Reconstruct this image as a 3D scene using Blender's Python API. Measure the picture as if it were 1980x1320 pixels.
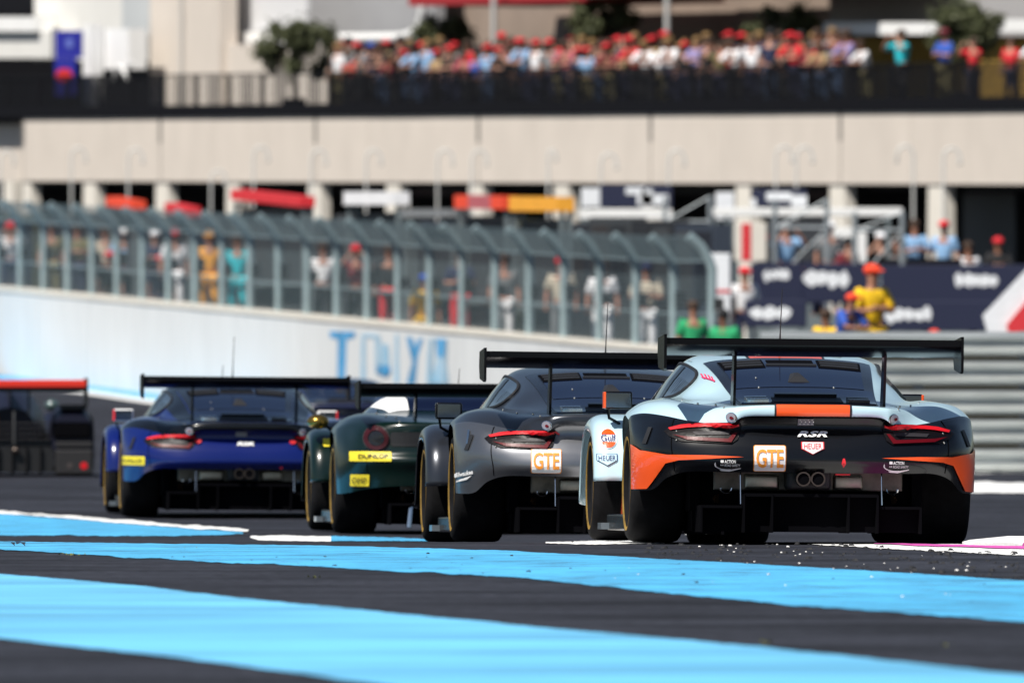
import bpy, bmesh, math, random
import numpy as np
from mathutils import Vector, Matrix
from mathutils.bvhtree import BVHTree

R = math.radians
rnd = random.Random(7)
scene = bpy.context.scene
for o in list(bpy.data.objects):
    bpy.data.objects.remove(o, do_unlink=True)
COL = scene.collection

# ------------------------------------------------------------------ camera
F_PX = 29070.0            # focal length in pixels of a 1980 px wide frame
CAM_H = 1.0
HOR = 727.0               # picture row of the horizon
cam_d = bpy.data.cameras.new('camera')
cam = bpy.data.objects.new('camera', cam_d)
COL.objects.link(cam)
cam.location = (0, 0, CAM_H)
cam.rotation_euler = (R(90), 0, 0)
cam_d.sensor_width = 36.0
cam_d.lens = F_PX * 36.0 / 1980.0
cam_d.shift_y = (HOR - 660.0) / 1980.0
cam_d.clip_start = 1.0
cam_d.clip_end = 6000.0
cam_d.dof.use_dof = True
cam_d.dof.focus_distance = 90.6
cam_d.dof.aperture_fstop = 7.0
scene.camera = cam

# ------------------------------------------------------------------ sky and sun
SUN_EL = R(52)
SUN_H = Vector((-0.64, -0.77, 0)).normalized()      # where the sun stands, on the ground plan
world = bpy.data.worlds.new('World')
scene.world = world
world.use_nodes = True
wn = world.node_tree
sky = wn.nodes.new('ShaderNodeTexSky')
sky.sky_type = 'NISHITA'
sky.sun_disc = False
sky.sun_elevation = SUN_EL
sky.sun_rotation = math.atan2(SUN_H.x, SUN_H.y)
sky.air_density = 1.0
sky.dust_density = 0.6
bg = wn.nodes['Background']
bg.inputs['Strength'].default_value = 0.055
wn.links.new(sky.outputs[0], bg.inputs[0])
sun_d = bpy.data.lights.new('sun', 'SUN')
sun_d.energy = 5.0
sun_d.angle = R(0.53)
sun_d.color = (1.0, 0.95, 0.87)
sun = bpy.data.objects.new('sun', sun_d)
COL.objects.link(sun)
sdir = Vector((SUN_H.x * math.cos(SUN_EL), SUN_H.y * math.cos(SUN_EL), math.sin(SUN_EL)))
sun.rotation_euler = sdir.to_track_quat('Z', 'Y').to_euler()
sun.location = (0, 0, 60)
vs = scene.view_settings
vs.view_transform = 'Standard'
vs.look = 'None'
vs.exposure = 0.36
vs.gamma = 1.0
vs.use_curve_mapping = False
scene.render.engine = 'CYCLES'
scene.cycles.use_denoising = True
scene.cycles.max_bounces = 6
scene.cycles.transparent_max_bounces = 12

# ------------------------------------------------------------------ helpers
def P(px, py, D):
    """a point at picture place (px, py) of the 1980x1320 frame standing D metres ahead"""
    return Vector(((px - 990.0) * D / F_PX, D, CAM_H - (py - HOR) * D / F_PX))

GZ = [(-600, 0), (0, 0), (81, 0), (87, -0.004), (90, -0.010), (93, -0.025), (99, -0.11), (105, -0.15), (113, -0.187), (130, -0.235), (150, -0.17),
      (177, -0.13), (202, -0.22), (228, -0.42), (240, -0.47), (252, -0.39), (267, -0.09), (322.5, 1.03), (360, 1.76), (378, 1.95), (450, 2.0), (6000, 2.0)]
GZ_Y = np.array([g[0] for g in GZ], float); GZ_Z = np.array([g[1] for g in GZ], float)
def zg(y):
    return float(np.interp(y, GZ_Y, GZ_Z))

def ground_hit(px, py, lo=30.0, hi=600.0):
    """first place, walking out from the camera, where the ray through (px, py) meets the ground"""
    k = (py - HOR) / F_PX
    D = lo
    while D < hi:
        if CAM_H - k * D <= zg(D):
            a, b = D - 0.25, D
            for _ in range(20):
                m = (a + b) / 2
                if CAM_H - k * m <= zg(m): b = m
                else: a = m
            return Vector(((px - 990.0) * b / F_PX, b, zg(b)))
        D += 0.25
    return P(px, py, hi)

MATS = {}
def mat(name, col, rough=0.5, metal=0.0, coat=0.0, coat_rough=0.05, var=0.0, scale=8.0, bump=0.0, emit=0.0, spec=0.5, stretch=None, rough_var=0.0):
    if name in MATS: return MATS[name]
    m = bpy.data.materials.new(name)
    m.use_nodes = True
    nt = m.node_tree
    b = nt.nodes['Principled BSDF']
    c = (col[0], col[1], col[2], 1)
    b.inputs['Base Color'].default_value = c
    b.inputs['Roughness'].default_value = rough
    b.inputs['Metallic'].default_value = metal
    b.inputs['Specular IOR Level'].default_value = spec
    b.inputs['Coat Weight'].default_value = coat
    b.inputs['Coat Roughness'].default_value = coat_rough
    if emit:
        b.inputs['Emission Color'].default_value = c
        b.inputs['Emission Strength'].default_value = emit
    if var or bump or rough_var:
        tc = nt.nodes.new('ShaderNodeTexCoord')
        mp = nt.nodes.new('ShaderNodeMapping')
        if stretch: mp.inputs['Scale'].default_value = stretch
        nt.links.new(tc.outputs['Object'], mp.inputs[0])
        nz = nt.nodes.new('ShaderNodeTexNoise')
        nz.inputs['Scale'].default_value = scale
        nz.inputs['Detail'].default_value = 6
        nz.inputs['Roughness'].default_value = 0.62
        nt.links.new(mp.outputs[0], nz.inputs[0])
        if var:
            cr = nt.nodes.new('ShaderNodeValToRGB')
            cr.color_ramp.elements[0].position = 0.28
            cr.color_ramp.elements[1].position = 0.72
            cr.color_ramp.elements[0].color = tuple(max(0, k * (1 - var)) for k in col) + (1,)
            cr.color_ramp.elements[1].color = tuple(min(1, k * (1 + var)) for k in col) + (1,)
            nt.links.new(nz.outputs[0], cr.inputs[0])
            nt.links.new(cr.outputs[0], b.inputs['Base Color'])
        if rough_var:
            mr = nt.nodes.new('ShaderNodeMapRange')
            mr.inputs['To Min'].default_value = max(0.02, rough - rough_var)
            mr.inputs['To Max'].default_value = min(1, rough + rough_var)
            nt.links.new(nz.outputs[0], mr.inputs['Value'])
            nt.links.new(mr.outputs[0], b.inputs['Roughness'])
        if bump:
            bp = nt.nodes.new('ShaderNodeBump')
            bp.inputs['Strength'].default_value = bump
            bp.inputs['Distance'].default_value = 0.02
            nt.links.new(nz.outputs[0], bp.inputs['Height'])
            nt.links.new(bp.outputs[0], b.inputs['Normal'])
    MATS[name] = m
    return m

def link(name, me, material=None, parent=None, loc=None, rot=None):
    o = bpy.data.objects.new(name, me)
    COL.objects.link(o)
    if material is not None and me is not None:
        if not me.materials: me.materials.append(material)
        elif me.materials[0] != material:
            o.material_slots[0].link = 'OBJECT'
            o.material_slots[0].material = material
    if parent is not None: o.parent = parent
    if loc is not None: o.location = loc
    if rot is not None: o.rotation_euler = rot
    return o

def tag(o, label, cat=None, group=None, kind=None):
    if label: o['label'] = label
    if cat: o['category'] = cat
    if group: o['group'] = group
    if kind: o['kind'] = kind
    return o

def empty(name, loc=(0, 0, 0), rot=(0, 0, 0)):
    o = bpy.data.objects.new(name, None)
    COL.objects.link(o)
    o.location = loc; o.rotation_euler = rot
    o.empty_display_size = 0.2
    return o

class MB:
    """collects shapes; build() links them as one mesh object"""
    def __init__(self):
        self.v = []; self.f = []
    def add(self, vs_, fs_):
        n = len(self.v)
        self.v += [tuple(p) for p in vs_]
        self.f += [tuple(i + n for i in q) for q in fs_]
        return self
    def box(self, x0, x1, y0, y1, z0, z1, M=None):
        p = [Vector(q) for q in ((x0,y0,z0),(x1,y0,z0),(x1,y1,z0),(x0,y1,z0),(x0,y0,z1),(x1,y0,z1),(x1,y1,z1),(x0,y1,z1))]
        if M is not None: p = [M @ q for q in p]
        return self.add(p, [(0,3,2,1),(4,5,6,7),(0,1,5,4),(1,2,6,5),(2,3,7,6),(3,0,4,7)])
    def bbox(self, x0, x1, y0, y1, z0, z1, b, M=None):
        """box with bevelled vertical and top edges"""
        bm = bmesh.new()
        bmesh.ops.create_cube(bm, size=1.0)
        for q in bm.verts:
            q.co = Vector(((x0+x1)/2 + q.co.x*(x1-x0), (y0+y1)/2 + q.co.y*(y1-y0), (z0+z1)/2 + q.co.z*(z1-z0)))
        bmesh.ops.bevel(bm, geom=list(bm.edges), offset=b, segments=3, affect='EDGES', profile=0.5)
        bm.verts.index_update()
        vv = [(M @ q.co) if M is not None else q.co.copy() for q in bm.verts]
        ff = [[q.index for q in f.verts] for f in bm.faces]
        bm.free()
        return self.add(vv, ff)
    def prism(self, pts, d, M=None):
        """polygon pts (x, z) in the y=0 plane pulled d along +y"""
        n = len(pts)
        p = [Vector((a, 0, b)) for a, b in pts] + [Vector((a, d, b)) for a, b in pts]
        if M is not None: p = [M @ q for q in p]
        fs_ = [tuple(range(n)), tuple(range(2*n-1, n-1, -1))]
        fs_ += [(i, i+n, (i+1) % n + n, (i+1) % n) for i in range(n)]
        return self.add(p, fs_)
    def tube(self, pts, r, n=8, caps=True):
        pts = [Vector(p) for p in pts]
        rs = r if isinstance(r, (list, tuple)) else [r] * len(pts)
        rings = []
        up = Vector((0, 0, 1))
        for i, p in enumerate(pts):
            t = (pts[min(i+1, len(pts)-1)] - pts[max(i-1, 0)]).normalized()
            a = t.cross(up)
            if a.length < 1e-3: a = t.cross(Vector((1, 0, 0)))
            a.normalize(); b_ = t.cross(a)
            rings.append([p + (a * math.cos(2*math.pi*k/n) + b_ * math.sin(2*math.pi*k/n)) * rs[i] for k in range(n)])
        vv = [q for g in rings for q in g]
        ff = []
        for i in range(len(pts) - 1):
            for k in range(n):
                ff.append((i*n+k, i*n+(k+1) % n, (i+1)*n+(k+1) % n, (i+1)*n+k))
        if caps:
            ff.append(tuple(range(n-1, -1, -1))); ff.append(tuple((len(pts)-1)*n + k for k in range(n)))
        return self.add(vv, ff)
    def lathe_x(self, prof, n=40, c=(0, 0, 0), closed=True):
        """profile (x, r) turned round the x axis through c"""
        m = len(prof)
        vv = []
        for k in range(n):
            a = 2*math.pi*k/n
            for x, r in prof:
                vv.append((c[0] + x, c[1] + r*math.sin(a), c[2] + r*math.cos(a)))
        ff = []
        rng = m if closed else m - 1
        for k in range(n):
            for i in range(rng):
                j = (i+1) % m
                ff.append((k*m+i, k*m+j, ((k+1) % n)*m+j, ((k+1) % n)*m+i))
        return self.add(vv, ff)
    def ball(self, c, rx, ry, rz, n=10, m=7):
        vv = []; ff = []
        for i in range(m + 1):
            th = math.pi * i / m
            for k in range(n):
                a = 2*math.pi*k/n
                vv.append((c[0]+rx*math.sin(th)*math.cos(a), c[1]+ry*math.sin(th)*math.sin(a), c[2]+rz*math.cos(th)))
        for i in range(m):
            for k in range(n):
                ff.append((i*n+k, (i+1)*n+k, (i+1)*n+(k+1) % n, i*n+(k+1) % n))
        return self.add(vv, ff)
    def mesh(self, name, smooth=False, angle=35):
        me = bpy.data.meshes.new(name)
        me.from_pydata(self.v, [], self.f)
        me.validate(); me.update()
        bm = bmesh.new(); bm.from_mesh(me)
        bmesh.ops.recalc_face_normals(bm, faces=bm.faces[:])
        if smooth:
            ca = math.cos(R(angle))
            for f in bm.faces: f.smooth = True
            for e in bm.edges:
                if len(e.link_faces) == 2 and e.link_faces[0].normal.dot(e.link_faces[1].normal) < ca: e.smooth = False
        bm.to_mesh(me); bm.free()
        return me
    def build(self, name, material, parent=None, smooth=False, angle=35, loc=None, rot=None):
        return link(name, self.mesh(name, smooth, angle), material, parent, loc, rot)

def text_poly(s, size, bold=0.0, shear=0.0, spacing=1.0):
    """text as flat triangles: list of 2-D points and faces, centred on 0, 0"""
    cu = bpy.data.curves.new('tmp_text', 'FONT')
    cu.body = s; cu.size = size; cu.offset = bold; cu.shear = shear; cu.space_character = spacing
    cu.resolution_u = 3
    ob = bpy.data.objects.new('tmp_text', cu); COL.objects.link(ob)
    dg = bpy.context.evaluated_depsgraph_get()
    me = bpy.data.meshes.new_from_object(ob.evaluated_get(dg))
    pts = [(v.co.x, v.co.y) for v in me.vertices]
    fs_ = [tuple(p.vertices) for p in me.polygons]
    bpy.data.objects.remove(ob); bpy.data.curves.remove(cu); bpy.data.meshes.remove(me)
    xs = [p[0] for p in pts]; ys = [p[1] for p in pts]
    cx, cy = (min(xs)+max(xs))/2, (min(ys)+max(ys))/2
    w, h = max(xs)-min(xs), max(ys)-min(ys)
    return [(a-cx, b-cy) for a, b in pts], fs_, w, h

def fit_text(s, w, h, **k):
    pts, fs_, tw, th = text_poly(s, 1.0, **k)
    return [(a*w/tw, b*h/th) for a, b in pts], fs_

def asphalt_mat(name, base, streak=0.42):
    m = bpy.data.materials.new(name); m.use_nodes = True
    nt = m.node_tree; b = nt.nodes['Principled BSDF']
    tc = nt.nodes.new('ShaderNodeTexCoord')
    n1 = nt.nodes.new('ShaderNodeTexNoise'); n1.inputs['Scale'].default_value = 14; n1.inputs['Detail'].default_value = 4
    nt.links.new(tc.outputs['Object'], n1.inputs[0])
    mp = nt.nodes.new('ShaderNodeMapping'); mp.inputs['Rotation'].default_value = (0, 0, R(4)); mp.inputs['Scale'].default_value = (0.42, 0.7, 1)
    nt.links.new(tc.outputs['Object'], mp.inputs[0])
    n2 = nt.nodes.new('ShaderNodeTexNoise'); n2.inputs['Scale'].default_value = 1.2; n2.inputs['Detail'].default_value = 9; n2.inputs['Roughness'].default_value = 0.72
    nt.links.new(mp.outputs[0], n2.inputs[0])
    r1 = nt.nodes.new('ShaderNodeValToRGB')
    r1.color_ramp.elements[0].position = 0.36; r1.color_ramp.elements[1].position = 0.66
    r1.color_ramp.elements[0].color = (0.62, 0.62, 0.62, 1); r1.color_ramp.elements[1].color = (1.4, 1.4, 1.4, 1)
    nt.links.new(n1.outputs[0], r1.inputs[0])
    r2 = nt.nodes.new('ShaderNodeValToRGB')
    r2.color_ramp.elements[0].position = 0.41; r2.color_ramp.elements[1].position = 0.60
    lo = 1 - streak; hi = 1 + streak
    r2.color_ramp.elements[0].color = tuple(k*lo for k in base) + (1,)
    r2.color_ramp.elements[1].color = tuple(k*hi for k in base) + (1,)
    nt.links.new(n2.outputs[0], r2.inputs[0])
    mx = nt.nodes.new('ShaderNodeMix'); mx.data_type = 'RGBA'; mx.blend_type = 'MULTIPLY'; mx.inputs[0].default_value = 1.0
    nt.links.new(r2.outputs[0], mx.inputs[6]); nt.links.new(r1.outputs[0], mx.inputs[7])
    nt.links.new(mx.outputs[2], b.inputs['Base Color'])
    b.inputs['Roughness'].default_value = 0.95
    b.inputs['Specular IOR Level'].default_value = 0.12
    return m

def painted_mat(name, col, under, wear=0.5, scale=2.0, stretch=(0.15, 1.0, 1), soft=0.12, rot=5, amount=1.0, pale=0.14):
    """paint rolled on asphalt, thin and rubbed through in streaks"""
    m = bpy.data.materials.new(name); m.use_nodes = True
    nt = m.node_tree; b = nt.nodes['Principled BSDF']
    tc = nt.nodes.new('ShaderNodeTexCoord')
    mp = nt.nodes.new('ShaderNodeMapping'); mp.inputs['Scale'].default_value = stretch; mp.inputs['Rotation'].default_value = (0, 0, R(rot))
    nt.links.new(tc.outputs['Object'], mp.inputs[0])
    n = nt.nodes.new('ShaderNodeTexNoise'); n.inputs['Scale'].default_value = scale; n.inputs['Detail'].default_value = 9; n.inputs['Roughness'].default_value = 0.7
    nt.links.new(mp.outputs[0], n.inputs[0])
    r = nt.nodes.new('ShaderNodeValToRGB')
    r.color_ramp.elements[0].position = wear - soft; r.color_ramp.elements[1].position = wear + soft
    r.color_ramp.elements[0].color = (1-amount, 1-amount, 1-amount, 1)
    nt.links.new(n.outputs[0], r.inputs[0])
    n2 = nt.nodes.new('ShaderNodeTexNoise'); n2.inputs['Scale'].default_value = 1.1; n2.inputs['Detail'].default_value = 5
    nt.links.new(mp.outputs[0], n2.inputs[0])
    r2 = nt.nodes.new('ShaderNodeValToRGB')
    r2.color_ramp.elements[0].position = 0.40; r2.color_ramp.elements[1].position = 0.60
    r2.color_ramp.elements[0].color = tuple(k*(1-pale) for k in col) + (1,)
    r2.color_ramp.elements[1].color = tuple(min(1, k*(1+pale)) for k in col) + (1,)
    nt.links.new(n2.outputs[0], r2.inputs[0])
    mx = nt.nodes.new('ShaderNodeMix'); mx.data_type = 'RGBA'
    nt.links.new(r.outputs[0], mx.inputs[0])
    mx.inputs[6].default_value = tuple(under) + (1,)
    nt.links.new(r2.outputs[0], mx.inputs[7])
    nt.links.new(mx.outputs[2], b.inputs['Base Color'])
    b.inputs['Roughness'].default_value = 0.75
    b.inputs['Specular IOR Level'].default_value = 0.25
    return m
# ================================================================== the setting
ASPH = (0.025, 0.027, 0.036)
M_ground = asphalt_mat('asphalt', ASPH)
M_blue = painted_mat('blue_paint', (0.080, 0.41, 0.70), (0.04, 0.05, 0.08), wear=0.435, soft=0.05, scale=4.0, stretch=(0.5, 0.9, 1), amount=0.85)
M_blue_near = painted_mat('blue_paint_near', (0.135, 0.45, 0.71), (0.06, 0.14, 0.22), wear=0.40, soft=0.08, scale=3.0, stretch=(0.25, 0.8, 1), amount=0.55, pale=0.20)
M_white_paint = painted_mat('white_line_paint', (0.78, 0.78, 0.77), (0.10, 0.10, 0.12), wear=0.36, soft=0.05, scale=7.0, stretch=(0.5, 1, 1), amount=0.85)
M_pink_paint = painted_mat('magenta_paint', (0.62, 0.10, 0.40), (0.2, 0.06, 0.14), wear=0.3, soft=0.08, scale=6.0, stretch=(0.5, 1, 1), amount=0.7)

def build_ground():
    ys = sorted(set([round(v, 3) for v in list(GZ_Y)] + list(np.arange(30, 480, 3.0)) + [-120, 600, 1000, 2000, 4000, 6000]))
    xs = [-3000, -1200, -400, -150, -60, -30, -15, -6, 0, 6, 15, 30, 60, 150, 400, 1200, 3000]
    v = [(x, y, zg(y)) for y in ys for x in xs]
    n = len(xs)
    f = [(j*n+i, j*n+i+1, (j+1)*n+i+1, (j+1)*n+i) for j in range(len(ys)-1) for i in range(n-1)]
    MB().add(v, f).build('track_asphalt', M_ground, smooth=True)['kind'] = 'structure'
build_ground()

def poly_y(pts, x):
    return float(np.interp(x, [p[0] for p in pts], [p[1] for p in pts]))

def stripe(name, top, bot, material, lift=0.004, step=10, jit=(0.0, 0.0), rows=5, seed=1):
    """painted sheet between two edges read off the photograph, laid on the ground"""
    r = random.Random(seed)
    x0 = max(top[0][0], bot[0][0]); x1 = min(top[-1][0], bot[-1][0])
    n = max(2, int((x1 - x0) / step))
    v = []; f = []
    wob = [0.0, 0.0]
    for i in range(n + 1):
        px = x0 + (x1 - x0) * i / n
        for k in (0, 1): wob[k] = 0.7 * wob[k] + r.uniform(-1, 1) * jit[k]
        a = ground_hit(px, poly_y(top, px) + wob[0]); b = ground_hit(px, poly_y(bot, px) + wob[1])
        for j in range(rows + 1):
            t = j / rows
            p = a.lerp(b, t)
            v.append((p.x, p.y, zg(p.y) + lift))
    m = rows + 1
    for i in range(n):
        for j in range(rows):
            f.append((i*m+j, i*m+j+1, (i+1)*m+j+1, (i+1)*m+j))
    o = MB().add(v, f).build(name, material, smooth=True)
    o['kind'] = 'structure'
    return o

stripe('blue_stripe_near', [(-700, 1050), (0, 1111), (240, 1130), (419, 1151), (505, 1161), (1000, 1209), (1475, 1252), (1980, 1306), (2700, 1392)],
       [(-700, 1165), (0, 1235), (354, 1273), (581, 1303), (800, 1335), (1300, 1410), (1980, 1500), (2700, 1610)], M_blue_near, jit=(0.6, 0.5), rows=8)
stripe('blue_stripe_middle', [(-700, 1034), (0, 1047), (455, 1053), (700, 1057), (980, 1065), (1586, 1098), (1980, 1123), (2700, 1180)],
       [(-700, 1040), (0, 1064), (192, 1075), (424, 1087), (700, 1101), (1000, 1117), (1535, 1171), (1980, 1203), (2700, 1275)], M_blue, jit=(0.5, 1.2), rows=6, seed=3)
stripe('blue_stripe_far', [(-500, 955), (0, 993), (200, 1009), (400, 1024), (470, 1029)], [(-500, 1012), (0, 1034), (200, 1037), (400, 1036), (470, 1031)], M_blue, step=6, jit=(0.5, 1.0), seed=5)
stripe('white_edge_line_far', [(-500, 949), (0, 988), (200, 1004), (400, 1019), (480, 1025)], [(-500, 955), (0, 993), (200, 1009.5), (400, 1025), (480, 1029)], M_white_paint, step=6, lift=0.009, jit=(0.8, 0.8), seed=6)
stripe('white_line_dash', [(484, 1037), (560, 1036), (650, 1038)], [(484, 1039), (500, 1045), (650, 1047)], M_white_paint, step=5, jit=(0.6, 0.4), seed=8)
stripe('blue_line_dash', [(640, 1037.5), (750, 1040), (850, 1044)], [(640, 1047), (750, 1047), (850, 1047)], M_blue, step=5, lift=0.006, jit=(0.6, 0.3), seed=9)
stripe('white_line_behind_cars', [(1055, 1048), (1150, 1046), (1285, 1046)], [(1055, 1051), (1150, 1053.5), (1285, 1051)], M_white_paint, step=5, jit=(0.5, 0.5), seed=10)
stripe('white_line_under_car', [(1325, 1024), (1440, 1029)], [(1325, 1034), (1440, 1031)], M_white_paint, step=8, seed=11)
stripe('white_kerb_line', [(1545, 1049.5), (1650, 1050), (1880, 1053), (2500, 1075)], [(1545, 1051), (1680, 1060), (1880, 1069), (1980, 1074), (2500, 1098)], M_white_paint, step=6, lift=0.005, jit=(0.3, 0.9), seed=12)
stripe('magenta_kerb_line', [(1690, 1051.5), (1980, 1058.5), (2500, 1080)], [(1690, 1053), (1800, 1058), (1980, 1063), (2500, 1086)], M_pink_paint, step=6, lift=0.010, jit=(0.3, 0.4), seed=13)
stripe('white_track_line', [(1780, 931), (2600, 940)], [(1780, 951), (2600, 962)], M_white_paint, step=10, jit=(1.0, 1.0), seed=14)
stripe('white_barrier_line', [(1700, 905), (2600, 907)], [(1700, 914), (2600, 917)], M_white_paint, step=10, jit=(0.8, 0.8), seed=15)

# rumble kerb at the right edge: raised blocks, white with magenta between
def rumble_kerb():
    root = empty('rumble_kerb', ground_hit(1930, 1058))
    tag(root, 'raised rumble kerb of white and magenta blocks at the right edge', 'kerb', kind='structure')
    a = ground_hit(1872, 1056); b = ground_hit(2440, 1073)
    a.y = 90.3; b.y = 86.3
    n = 9
    d = (b - a) / n
    inv = Matrix.Translation(-root.location)
    u = Vector((d.x, d.y, 0)).normalized(); w = Vector((-u.y, u.x, 0))
    for i in range(n):
        q = a + d * i
        m = mat('kerb_white', (0.74, 0.74, 0.74), 0.8, var=0.12, scale=20) if i % 3 != 2 else mat('kerb_magenta', (0.55, 0.07, 0.34), 0.8, var=0.2, scale=20)
        L = d.length
        mb = MB()
        z = zg(q.y)
        prof = [(0.0, 0.0), (0.0, 0.018), (0.05, 0.03), (0.30, 0.052), (0.55, 0.05), (0.6, 0.0)]
        vv = []
        for s in (0.004, L*0.72, L - 0.004):
            for (c, h) in prof:
                hh = h * (1.0 if s < L*0.9 else 0.6)
                p = q + u*s + w*c; vv.append((p.x, p.y, z - 0.02 + hh + (0.02 if h else 0)))
        k = len(prof)
        ff = [(r_*k+j, r_*k+j+1, (r_+1)*k+j+1, (r_+1)*k+j) for r_ in range(2) for j in range(k-1)] + [tuple(range(k)), tuple(range(3*k-1, 2*k-1, -1))]
        mb.add([inv @ Vector(t) for t in vv], ff).build('kerb_block', m, root)
rumble_kerb()

# rubber crumbs and pale grit thrown off the line
def grit(name, n, x0, x1, f_top, f_bot, size, material, label, seed, flat=0.5):
    r = random.Random(seed); mb = MB()
    for i in range(n):
        px = r.uniform(x0, x1); t = r.random() ** 1.2
        p = ground_hit(px, f_top(px) + (f_bot(px) - f_top(px)) * t)
        s = size * r.choice((0.5, 0.7, 0.8, 1.0, 1.5)); z = zg(p.y) + 0.004
        k = 6; a0 = r.uniform(0, 6)
        ring = [(p.x + s*r.uniform(0.6, 1.5)*math.cos(a0+2*math.pi*j/k), p.y + s*2.2*r.uniform(0.6, 1.2)*math.sin(a0+2*math.pi*j/k), z) for j in range(k)]
        top = [(p.x + (q[0]-p.x)*0.6, p.y + (q[1]-p.y)*0.6, z + s*flat*r.uniform(0.6, 1.3)) for q in ring]
        mb.add(ring + top, [tuple(range(k, 2*k))] + [(j, (j+1) % k, k+(j+1) % k, k+j) for j in range(k)])
    o = mb.build(name, material)
    tag(o, label, 'debris', kind='stuff')
ft = lambda x: 1053 + max(0, x-1640)*0.055
fb = lambda x: 1100 + (x-1586)*0.062
grit('pale_grit', 46, 1330, 2050, ft, fb, 0.0065, mat('grit_pale', (0.72, 0.70, 0.68), 0.8), 'pale grit scattered on the dark asphalt by the kerb', 3, 0.7)
grit('rubber_crumbs', 190, 1250, 2050, ft, fb, 0.013, mat('rubber_crumb', (0.012, 0.012, 0.014), 0.8), 'black rubber crumbs scattered on the asphalt by the kerb', 4, 0.6)
grit('rubber_crumbs', 26, 300, 1980, lambda x: poly_y([(0, 1052), (980, 1072), (1980, 1130)], x), lambda x: poly_y([(0, 1062), (980, 1112), (1980, 1195)], x), 0.008, MATS['rubber_crumb'], 'sparse dark rubber crumbs lying on the blue stripe', 5, 0.5)
grit('pale_grit', 10, 1150, 1900, lambda x: 1080 + (x-1100)*0.06, lambda x: 1112 + (x-1100)*0.08, 0.006, MATS['grit_pale'], 'few pale crumbs of grit lying on the blue stripe', 6, 0.6)

def weeds():
    r = random.Random(11); mb = MB()
    for (px, py, n, s) in ((128, 1071, 16, .010), (150, 1071, 12, .010), (372, 1058, 8, .008), (575, 1092, 4, .008), (610, 1115, 5, .010), (1482, 1243, 8, .012), (1832, 1246, 4, .010)):
        for i in range(n):
            p = ground_hit(px + r.uniform(-16, 16), py + r.uniform(-2, 2)); z = zg(p.y)
            a = r.uniform(0, 6.28); h = s*r.uniform(.5, 1.3); w = 0.006
            d = Vector((math.cos(a), math.sin(a), 0))
            e_ = Vector((-d.y, d.x, 0))
            b0 = Vector((p.x, p.y, z))
            mb.add([b0 - e_*w, b0 + e_*w, b0 + d*h*0.8 + Vector((0, 0, h))], [(0, 1, 2)])
    tag(mb.build('weeds', mat('weed_green', (0.16, 0.17, 0.03), 0.8, var=0.3)), 'small yellow green weeds in the cracks of the asphalt', 'weeds', kind='stuff')
weeds()

# ------------------------------------------------------------------ frames along which the far things stand
class Frame:
    def __init__(self, A, e):
        self.A = Vector((A[0], A[1], 0)); self.e = Vector((e[0], e[1], 0)).normalized()
        n = Vector((self.e.y, -self.e.x, 0))
        if n.y > 0: n = -n
        self.n = n
        self.yaw = math.atan2(self.e.y, self.e.x)
    def pt(self, t, n, z):
        p = self.A + self.e * t + self.n * n
        return Vector((p.x, p.y, z))
    def t(self, px, n=0.0):
        a = self.A + self.n * n; k = (px - 990.0) / F_PX
        return (k * a.y - a.x) / (self.e.x - k * self.e.y)
    def D(self, px, n=0.0):
        return (self.A + self.n * n + self.e * self.t(px, n)).y
    def z(self, px, py, n=0.0):
        return CAM_H - (py - HOR) * self.D(px, n) / F_PX
    def quadbox(self, mb, t0, t1, n0, n1, zlo, zhi, org=Vector((0, 0, 0))):
        """box with its lower and upper heights given at t0 and t1"""
        (a0, a1), (b0, b1) = zlo, zhi
        q = [self.pt(t0, n0, a0), self.pt(t1, n0, a1), self.pt(t1, n1, a1), self.pt(t0, n1, a0),
             self.pt(t0, n0, b0), self.pt(t1, n0, b1), self.pt(t1, n1, b1), self.pt(t0, n1, b0)]
        mb.add([p - org for p in q], [(0,3,2,1),(4,5,6,7),(0,1,5,4),(1,2,6,5),(2,3,7,6),(3,0,4,7)])
    def rect(self, mb, px0, px1, py0, py1, n, thick, org=Vector((0, 0, 0))):
        """box whose camera-side face covers the given picture rectangle at depth n"""
        t0, t1 = self.t(px0, n), self.t(px1, n)
        self.quadbox(mb, t0, t1, n - thick, n, (self.z(px0, py1, n), self.z(px1, py1, n)), (self.z(px0, py0, n), self.z(px1, py0, n)), org)

WALL = Frame((-11.0, 322.5), (14.3, -75.0))
BLD = Frame((-13.9, 408.0), (25.6, -63.0))
BS = 0.0132                                   # the pit lane, and the building with it, falls to the right

# ------------------------------------------------------------------ white pit wall and its debris fence
M_wall = mat('white_wall_concrete', (0.64, 0.66, 0.67), 0.85, var=0.07, scale=1.5, stretch=(1, 1, 0.3))
M_cope = mat('cream_coping', (0.74, 0.70, 0.62), 0.85, var=0.08, scale=3)
STEP = 3.2
T_END = WALL.t(1377, -0.15)
def wall_base(t):
    return zg(WALL.pt(t, 0, 0).y)
def pit_wall():
    org = WALL.pt(30, 0, wall_base(30))
    root = empty('pit_wall', org)
    tag(root, 'long white concrete pit wall with worn blue lettering behind the cars', 'wall')
    k = 0
    t = T_END - 52 * STEP
    while t < T_END + 0.1:
        t1 = t + STEP
        mb = MB()
        g = 0.012
        WALL.quadbox(mb, t + g, t1 - g, -0.30 + 0.004*(k % 3), 0.004*(k % 2), (wall_base(t) - 0.1, wall_base(t1) - 0.1), (wall_base(t) + 1.80, wall_base(t1) + 1.80), org)
        mb.build('wall_panel', M_wall, root)
        mb = MB()
        WALL.quadbox(mb, t + g, t1 - g, -0.34, 0.03, (wall_base(t) + 1.802, wall_base(t1) + 1.802), (wall_base(t) + 1.89, wall_base(t1) + 1.89), org)
        mb.build('coping', M_cope, root)
        t = t1; k += 1
    return root, org
wall_root, wall_org = pit_wall()

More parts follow.
